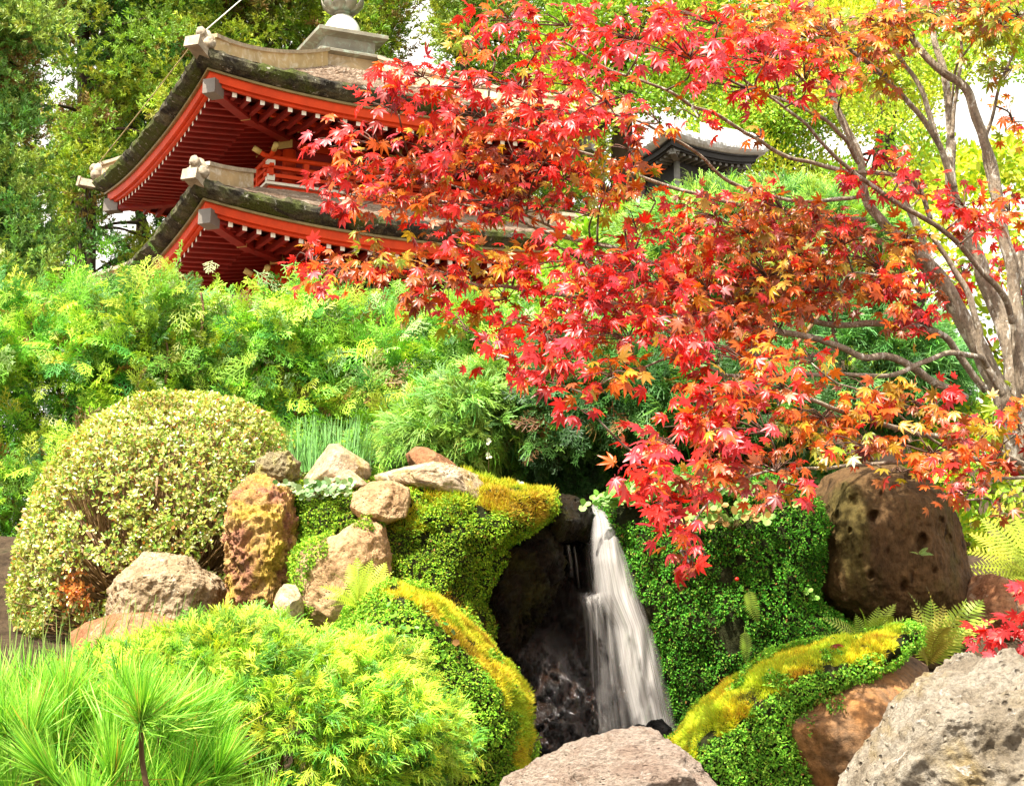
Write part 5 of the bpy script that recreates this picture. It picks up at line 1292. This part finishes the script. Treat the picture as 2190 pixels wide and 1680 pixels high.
bush('leafy_bush', 'pale green foliage showing through gaps in the maple above the clipped cypress', [(1060, 740), (1070, 620), (1180, 590), (1220, 500), (1300, 455), (1400, 455), (1480, 500), (1560, 560), (1560, 660), (1300, 720)], 24, 1.1, 9000, .11, [(.28, .44, .08), YG, K_M], [.4, .3, .3], 74)
# ------------------------------------------------------------------ red maple
maple = thing('maple_tree', 'many stemmed maple in blazing red and orange leaf spreading in from the right', 'maple', P(2190, 1010, 8.5))
def bark(v): 
    g_ = fbm(v * 14, 4); sp_ = fbm(v * 38 + 9, 3)
    c = np.array([.125, .085, .055]) * (1 + .35 * g_)[:, None]
    return np.where((sp_ + .6 * g_ > .42)[:, None], np.array([.42, .40, .33]) * (1 + .2 * g_)[:, None], c)
ALLB = []
M_BARK = rock_mat('maple_bark', [(.16, .12, .085), (.32, .26, .19), (.44, .37, .29)], 14, spots=(.70, .67, .58), spot_t=.55, bump=.6, rough=.85, stretch=(1, 1, .5))
def limb(pts, r0, r1, dpt, name='branch', k=9, parent=maple):
    pts = np.asarray(pts, float); d = np.linspace(dpt[0], dpt[1], len(pts)) if len(dpt) == 2 else np.interp(np.linspace(0, 1, len(pts)), np.linspace(0, 1, len(dpt)), dpt)
    m = 8.0 / F
    w = catmull(P(pts[:, 0], pts[:, 1], d), 9)
    w = w + .006 * np.stack([fbm(w * 6, 2), fbm(w * 6 + 30, 2), fbm(w * 6 + 60, 2)], -1)
    v, f = tube(w, r0 * m * .68, r1 * m * .8, k, .12)
    mesh(name, v, f, M_BARK, parent, smooth=True)
    ALLB.append(np.concatenate([w, np.linspace(r0, r1, len(w))[:, None]], 1))
B0 = (2185, 1010)
limb([B0, (2147, 858), (2113, 783), (2068, 696), (2026, 617), (1990, 575), (1953, 540)], 36, 22, (8.5, 8.3), 'trunk', 14)
limb([(1975, 560), (1938, 514), (1900, 487), (1859, 442), (1844, 397), (1836, 329), (1791, 227), (1768, 150), (1742, 60), (1720, -60)], 20, 7, (8.3, 8.0), 'trunk', 10)
limb([(2150, 870), (2010, 600), (1965, 490), (1935, 430), (1925, 380)], 18, 8, (8.55, 8.6), 'trunk', 10)
limb([B0, (2173, 850), (2162, 760), (2143, 684), (2105, 594), (2078, 521), (2048, 446), (2035, 380), (2033, 302)], 38, 15, (8.5, 8.5), 'trunk', 14)
limb([(2033, 310), (2029, 227), (2017, 151), (1995, 68), (1987, 0), (1980, -120)], 15, 8, (8.5, 8.5), 'trunk', 10)
limb([(2200, 990), (2188, 820), (2169, 635), (2165, 567), (2142, 484), (2131, 397), (2112, 321), (2085, 242), (2059, 185), (2006, 144), (1957, 91), (1927, 30), (1920, -60)], 26, 8, (8.4, 8.0), 'trunk', 12)
limb([(2210, 1000), (2215, 780), (2195, 620), (2180, 540)], 24, 14, (8.6, 8.7), 'trunk', 10)
limb([(2040, 380), (2010, 310), (1968, 189), (1923, 125), (1890, 60), (1870, -40)], 11, 5, (8.5, 8.4))
limb([(2045, 400), (1995, 287), (1938, 212), (1881, 159), (1817, 102), (1770, 40)], 12, 5, (8.45, 8.1))
limb([(2036, 295), (2048, 189), (2055, 113), (2048, 0), (2045, -80)], 7, 4, (8.45, 8.3))
limb([(2036, 230), (2044, 151), (2063, 117), (2104, 64), (2146, 49), (2200, 15)], 5, 3, (8.45, 8.0))
limb([(2140, 470), (2105, 330), (2125, 250), (2138, 190), (2170, 110)], 8, 4, (8.4, 8.2))
limb([(1836, 345), (1806, 298), (1768, 257), (1692, 219), (1600, 190), (1500, 150)], 9, 3, (8.1, 7.4))
limb([(2165, 690), (2146, 627), (2089, 567), (2033, 506), (1972, 461), (1919, 435), (1874, 401), (1829, 367), (1791, 333), (1749, 298), (1715, 257), (1655, 212), (1560, 150), (1470, 90)], 11, 3, (8.3, 7.3))
limb([(1990, 470), (1960, 395), (1900, 372), (1806, 363), (1730, 344), (1670, 329), (1628, 302), (1587, 280), (1530, 246), (1477, 227), (1428, 196), (1302, 146), (1258, 122), (1218, 99), (1170, 78), (1129, 65), (1044, 61)], 9, 2, (8.3, 7.9, 7.3, 7.0))
limb([(1850, 470), (1750, 462), (1640, 450), (1534, 427), (1428, 397), (1357, 374), (1306, 347), (1272, 333), (1214, 313), (1170, 303), (1129, 279), (1075, 258), (1027, 235), (966, 218), (900, 200)], 8, 2, (8.2, 7.6, 7.2))
limb([(1840, 420), (1700, 430), (1560, 389), (1504, 340), (1428, 290), (1384, 269), (1323, 245), (1255, 224), (1204, 204), (1136, 190), (1050, 170)], 7, 2, (8.2, 7.5, 7.0))
limb([(2147, 845), (2121, 802), (2098, 753), (2094, 704), (2071, 635), (2045, 583), (2020, 540), (1990, 500)], 14, 7, (8.2, 8.0))
limb([(2109, 836), (2053, 760), (2015, 719), (1939, 696), (1864, 692), (1750, 690), (1640, 640), (1500, 600), (1400, 560), (1320, 535), (1207, 507), (1177, 486), (1136, 466), (1085, 446), (1034, 425), (983, 401), (900, 380)], 13, 2, (8.2, 7.8, 7.4, 7.2))
limb([(1400, 565), (1300, 530), (1187, 507), (1119, 476), (1068, 456), (1020, 442), (952, 432), (894, 422), (780, 420), (700, 395)], 5, 1.5, (7.45, 7.2))
limb([(2068, 851), (1996, 817), (1947, 783), (1901, 764), (1845, 760), (1796, 741), (1700, 715), (1500, 690), (1400, 665), (1292, 648), (1224, 636), (1143, 626), (1088, 615), (1020, 610), (952, 585), (850, 570), (760, 570), (680, 560)], 14, 1.5, (8.1, 7.6, 7.1, 6.9))
limb([(2113, 783), (2090, 764), (2034, 756), (1977, 775), (1901, 798), (1790, 800), (1705, 802), (1571, 806), (1530, 792), (1479, 779), (1435, 768), (1381, 785), (1310, 800), (1250, 860)], 10, 1.5, (8.1, 7.5, 6.9))
limb([(1800, 742), (1700, 765), (1560, 750), (1455, 717), (1394, 687), (1336, 680), (1292, 697), (1241, 721), (1197, 741), (1136, 739), (1060, 770)], 7, 1.5, (7.9, 7.1, 6.8))
limb([(1796, 741), (1784, 707), (1788, 647), (1803, 602), (1826, 583), (1880, 590)], 5, 2.5, (7.9, 7.7))
limb([(1790, 712), (1760, 660), (1720, 605), (1680, 560), (1640, 530)], 5, 2, (7.9, 7.6))
limb([(1640, 640), (1560, 650), (1455, 717), (1401, 673), (1370, 632), (1326, 578), (1290, 560)], 4, 1.5, (7.6, 7.0))
limb([(2230, 1010), (2190, 990), (2100, 950), (1950, 923), (1882, 904), (1826, 889), (1769, 866), (1694, 843), (1629, 832), (1560, 830), (1500, 870), (1440, 940), (1380, 1000)], 11, 1.5, (8.0, 7.2, 6.6))
limb([(2070, 985), (2007, 949), (1950, 908), (1901, 874), (1837, 836), (1790, 820)], 5, 2, (7.6, 7.2))
limb([(2200, 1000), (2080, 985), (1960, 985), (1864, 991), (1788, 1002), (1705, 1002), (1620, 1010), (1540, 1050), (1480, 1120), (1468, 1180)], 8, 1.5, (7.8, 7.0, 6.6))
limb([(2210, 1020), (2150, 1020), (2090, 1030), (2060, 1070)], 6, 2, (7.6, 7.2))

RD, PK, OR, YO, GR_, BR, DK = (.64, .020, .012), (.62, .040, .055), (.62, .12, .012), (.46, .27, .022), (.27, .33, .03), (.32, .075, .02), (.26, .015, .012)
MIX = {'R': [(RD, 6), (PK, 2), (OR, 1.5), (DK, 1.2)], 'P': [(PK, 6), (RD, 4), (OR, 1)], 'O': [(OR, 5), (RD, 2), (YO, 2), (BR, 2)], 'Y': [(YO, 5), (OR, 3), (GR_, 2)], 'G': [(GR_, 6), (YO, 3), (OR, .6)], 'B': [(BR, 6), (OR, 2), (DK, 1.5), (YO, 1.5)]}
PADS = '''1060 30 80 40 RRO 6.9|1180 40 100 45 RRP 6.9|1010 85 60 45 OY 6.9|1130 95 60 26 RO 6.8|1330 60 110 50 RPP 6.9|1450 100 120 60 RPP 6.9|1600 110 120 60 RPP 7|1500 30 120 40 RRO 7.2|1640 40 100 50 YYO 7.5|1750 60 100 60 YYB 7.8|1850 40 90 55 YGB 8|1990 30 90 50 YGO 8.1|2110 50 90 60 G 8|2150 140 50 40 GG 8.1|2060 20 100 40 YGO 8|1920 80 70 40 YBO 8.1|2160 30 60 40 OYG 7.9|1700 60 80 40 YBO 7.7|1820 90 70 40 BYO 8|1700 150 90 50 ROB 7.2|1560 185 100 40 RPP 7|1780 170 80 60 OYB 7.8|1880 150 60 60 YYB 8.2
870 150 100 40 RRP 6.9|960 185 120 50 RPP 6.9|820 205 60 36 RRO 6.8|1080 180 110 45 RPP 6.9|1200 170 110 50 RPP 6.9|1130 240 100 40 RRO 6.9|1290 210 80 60 RRP 6.8|1215 245 40 42 RR 6.6|1000 270 100 40 ROO 7|890 300 90 40 RRO 7|760 290 90 38 RRP 6.9|760 345 50 34 RRO 6.9|830 370 110 45 RRO 7|950 350 120 50 ROB 7.1|1080 330 110 50 ROB 7.1|1180 350 100 50 RO 7.2|1270 375 80 50 ROY 7.2|700 395 55 28 RR 6.9|780 420 90 35 RRO 7|900 430 100 40 ROO 7.1|1020 430 110 45 ORB 7.2|1130 430 100 45 ORY 7.2|1240 440 80 45 ORY 7.2
655 550 40 40 RRB 6.8|720 580 55 50 ORB 6.8|790 540 80 42 YO 6.9|850 575 90 45 OYB 6.9|930 600 65 60 ORB 6.9|980 520 90 45 OR 7|1060 560 80 50 OOY 7|880 645 34 30 RB 6.8|975 690 30 30 OY 6.8|1060 640 70 40 OR 6.9|1200 550 110 60 RRP 6.9|1330 560 110 55 RRP 6.9|1450 520 90 50 RO 7.1|1400 610 110 50 RRP 7|1250 640 110 50 RRP 6.9|1130 690 90 40 RRP 6.8|1075 760 60 45 RRR 6.7|1200 740 90 45 RRR 6.7|1310 700 100 45 RRO 6.8|1170 810 50 26 RR 6.7|1300 790 70 38 OOP 6.6|1240 870 30 18 OP 6.5|1430 690 100 45 RRB 7
1560 480 100 50 OOB 7.5|1900 520 70 40 OBY 7.9|1620 620 90 40 BOY 7.6|1780 640 80 30 BO 7.8|1480 440 70 40 OB 7.5|1700 480 90 40 OYB 7.8|1860 610 70 40 RB 8|1650 440 90 45 OOB 7.7|1760 500 100 60 OBR 7.8|1600 570 120 60 OYB 7.5|1720 600 110 55 OOB 7.7|1850 560 100 60 OYB 7.9|1950 620 75 60 ORB 8|1965 690 60 36 RB 8|1540 670 110 45 BRO 7.3|1640 690 80 40 OB 7.4|1560 750 110 45 RPO 7|1690 760 90 36 RPO 7.2|1640 820 110 45 RPO 6.9|1510 860 70 60 RRO 6.7|1430 940 60 50 RPP 6.5|1370 1010 42 38 RPP 6.4|1500 930 100 45 RPO 6.6|1600 900 110 45 OOP 6.8|1430 1080 55 45 RRP 6.4|1470 1150 45 45 RPB 6.4|1468 1205 22 18 RB 6.4|1540 1010 90 45 BPO 6.7|1630 1000 90 45 BBO 6.8|1700 1045 55 26 BR 6.8
1720 890 110 50 YYO 7.2|1830 840 110 42 OOY 7.3|1960 860 110 40 OPR 7.4|2090 890 110 42 OYP 7.4|1820 940 120 42 YBO 7.1|1960 955 120 42 BOO 7.2|2090 975 110 45 BOO 7.3|2080 1045 80 36 BBR 7.1|2130 1085 36 22 BR 7|1925 1010 50 14 BO 7.1|1890 350 75 48 RRP 7.9|1950 405 65 36 RRO 8|2050 420 65 45 RRP 7.9|2085 475 55 36 RRO 7.9|2150 440 40 30 RO 8|1790 390 46 26 RRP 7.8|1480 255 50 18 YRO 7.4|1400 255 60 32 RRO 7.2|1330 330 60 40 OY 7.3|1400 400 40 20 RY 7.4|1620 290 30 14 YO 7.7|2165 560 40 60 RR 8.9|2180 690 30 60 RR 8.9|2040 590 40 40 RR 8.8|2160 260 40 60 OY 8.6|2185 900 30 40 OR 7.4|1345 470 60 40 OY 7.3|1300 620 80 40 RR 7.2|1480 600 80 50 ORB 7.3|1560 820 80 40 ROP 6.9|1680 530 100 40 OYB 7.7|1500 760 70 40 RRO 7'''
pads = [q.split() for ln in PADS.split('\n') for q in ln.split('|')]
BP = np.concatenate(ALLB); DENS = 4.2
sp = Soup(); tw = Soup()
for q in pads:
    cx_, cy_, rx, ry, mixs, dd = float(q[0]), float(q[1]), float(q[2]), float(q[3]), q[4], float(q[5])
    n = int(DENS * math.pi * rx * ry / 1000 * (7.0 / 7.0)) + 4
    if (cx_ > 1500 and 420 < cy_ < 720) or (cy_ < 130 and cx_ > 1500): n = int(n * 1.9)
    nt_ = max(3, n // 5)
    ang = RNG.uniform(0, 6.28, nt_); rad = np.sqrt(RNG.random(nt_)) * .95
    tx, ty = cx_ + rx * rad * np.cos(ang), cy_ + ry * rad * np.sin(ang)
    td = dd + .1 * (ty - cy_) / 40 * 0 + RNG.normal(0, .16, nt_)
    tip = P(tx, ty, td)
    # nearest branch to the pad, then twigs fan out of it
    cw = P(cx_ + rx * .55, cy_ + ry * .2, dd)
    dist = np.linalg.norm((BP[:, :3] - cw) * np.array([1, .6, 1.2]), axis=1)
    j = np.argmin(dist); src = BP[j, :3]
    hub = src + (P(cx_ + rx * .35, cy_ + ry * .15, dd) - src) * .8
    v, f = tube(catmull([src, (src + hub) / 2 + rnd(1, .02)[0], hub], 4), .0045, .003, 5); tw.add(v, f, bark(v) * .8)
    for i in range(nt_):
        mid = hub + (tip[i] - hub) * .55 + rnd(1, .015)[0] + np.array([0, 0, .012])
        v, f = tube(catmull([hub + (tip[i] - hub) * .08, mid, tip[i]], 3), .0026, .0011, 4); tw.add(v, f, np.array([.10, .055, .04]) * RNG.uniform(.7, 1.5))
        m_ = max(2, int(RNG.normal(n / nt_, 1.5)))
        y_dir = nrm(nrm(tip[i] - hub) * .55 + np.array([-.15, -.15, -.55]) + rnd(m_, .55))
        z_dir = nrm(np.array([-.08, -.52, .74]) + rnd(m_, .40))
        pos = tip[i] + rnd(m_, .024) + y_dir * .022
        key = mixs[RNG.integers(len(mixs))]; cs, ws = zip(*MIX[key])
        c = jit(pick(cs, ws, m_), m_, .17, .10)
        s = RNG.uniform(.026, .048, m_) * (1.12 if dd < 6.8 else 1.0)
        qk = RNG.integers(0, 4, m_)
        for t in range(4):
            h = qk == t
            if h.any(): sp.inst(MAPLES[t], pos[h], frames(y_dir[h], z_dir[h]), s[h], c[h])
sp.obj('foliage', M_LEAF, maple); tw.obj('twigs', M_TWIG, maple)

# red shoots of a second, young maple at the lower right edge
m2 = thing('maple_sapling', 'young maple with crimson leaves peeping in at the lower right edge', 'maple', P(2260, 1480, 7.0))
limb([(2260, 1480), (2215, 1400), (2160, 1360), (2100, 1360), (2070, 1368)], 4, 1.2, (7.0, 6.7), 'trunk', 7, m2)
limb([(2225, 1410), (2190, 1330), (2175, 1280), (2180, 1255)], 3, 1.2, (7.0, 6.9), 'branch', 7, m2)
sp = Soup()
for cx_, cy_, rx, ry, n in ((2110, 1355, 45, 26, 16), (2165, 1340, 40, 30, 16), (2150, 1390, 50, 22, 9), (2185, 1262, 40, 16, 12), (2230, 1320, 50, 60, 24)):
    p = P(cx_ + RNG.uniform(-rx, rx, n), cy_ + RNG.uniform(-ry, ry, n), 6.75 + RNG.normal(0, .05, n))
    sp.inst(MAPLES[0], p, frames(nrm(np.array([-.4, -.2, -.4]) + rnd(n, .4)), nrm(np.array([0, -.6, .7]) + rnd(n, .3))), RNG.uniform(.034, .052, n), jit(pick([RD, PK, (.45, .02, .02)], [.5, .4, .3], n), n, .12, .06))
sp.obj('foliage', M_LEAF, m2)
# fallen leaves
for (x, y, d, c, lab) in ((1085, 1062, 8.28, RD, 'fallen red maple leaf on the yellow moss crest near the lip'), (1045, 1052, 8.34, (.30, .03, .015), 'fallen dark red maple leaf beside the long pale slab'), (868, 1254, 7.62, PK, 'fallen pink red maple leaf lying at the top of the golden mound'), (1828, 1392, 7.2, (.3, .02, .01), 'fallen dark red leaf on the yellow moss ridge'), (1780, 1378, 7.22, (.28, .03, .02), 'fallen brown red leaf tucked behind the yellow moss ridge'), (895, 1660, 6.9, (.30, .05, .02), 'fallen rusty leaf low beside the lime cypress')):
    s = Soup(); s.inst(MAPLES[1], P(x, y, d)[None], frames(np.array([[.5, -.4, .1]]), np.array([[.1, -.5, .8]])), [.042], np.array([c])); tag(s.obj('fallen_leaf', M_LEAF), lab, 'leaf')
# ------------------------------------------------------------------ shared groups for things of a kind
GROUPS = {'rock': 'rocks set around the cascade', 'boulder': 'large boulders around the cascade', 'fern': 'ferns among the rocks', 'tree': 'trees behind the hedge and pagoda', 'leaf': 'fallen maple leaves',
          'mossy bank': 'mossy banks beside the cascade', 'shrub': 'clipped and leafy shrubs', 'plant': 'small plants on the banks'}
for o in list(SC.objects):
    if o.parent is None and o.get('category') in GROUPS and 'group' not in o: o['group'] = GROUPS[o['category']]
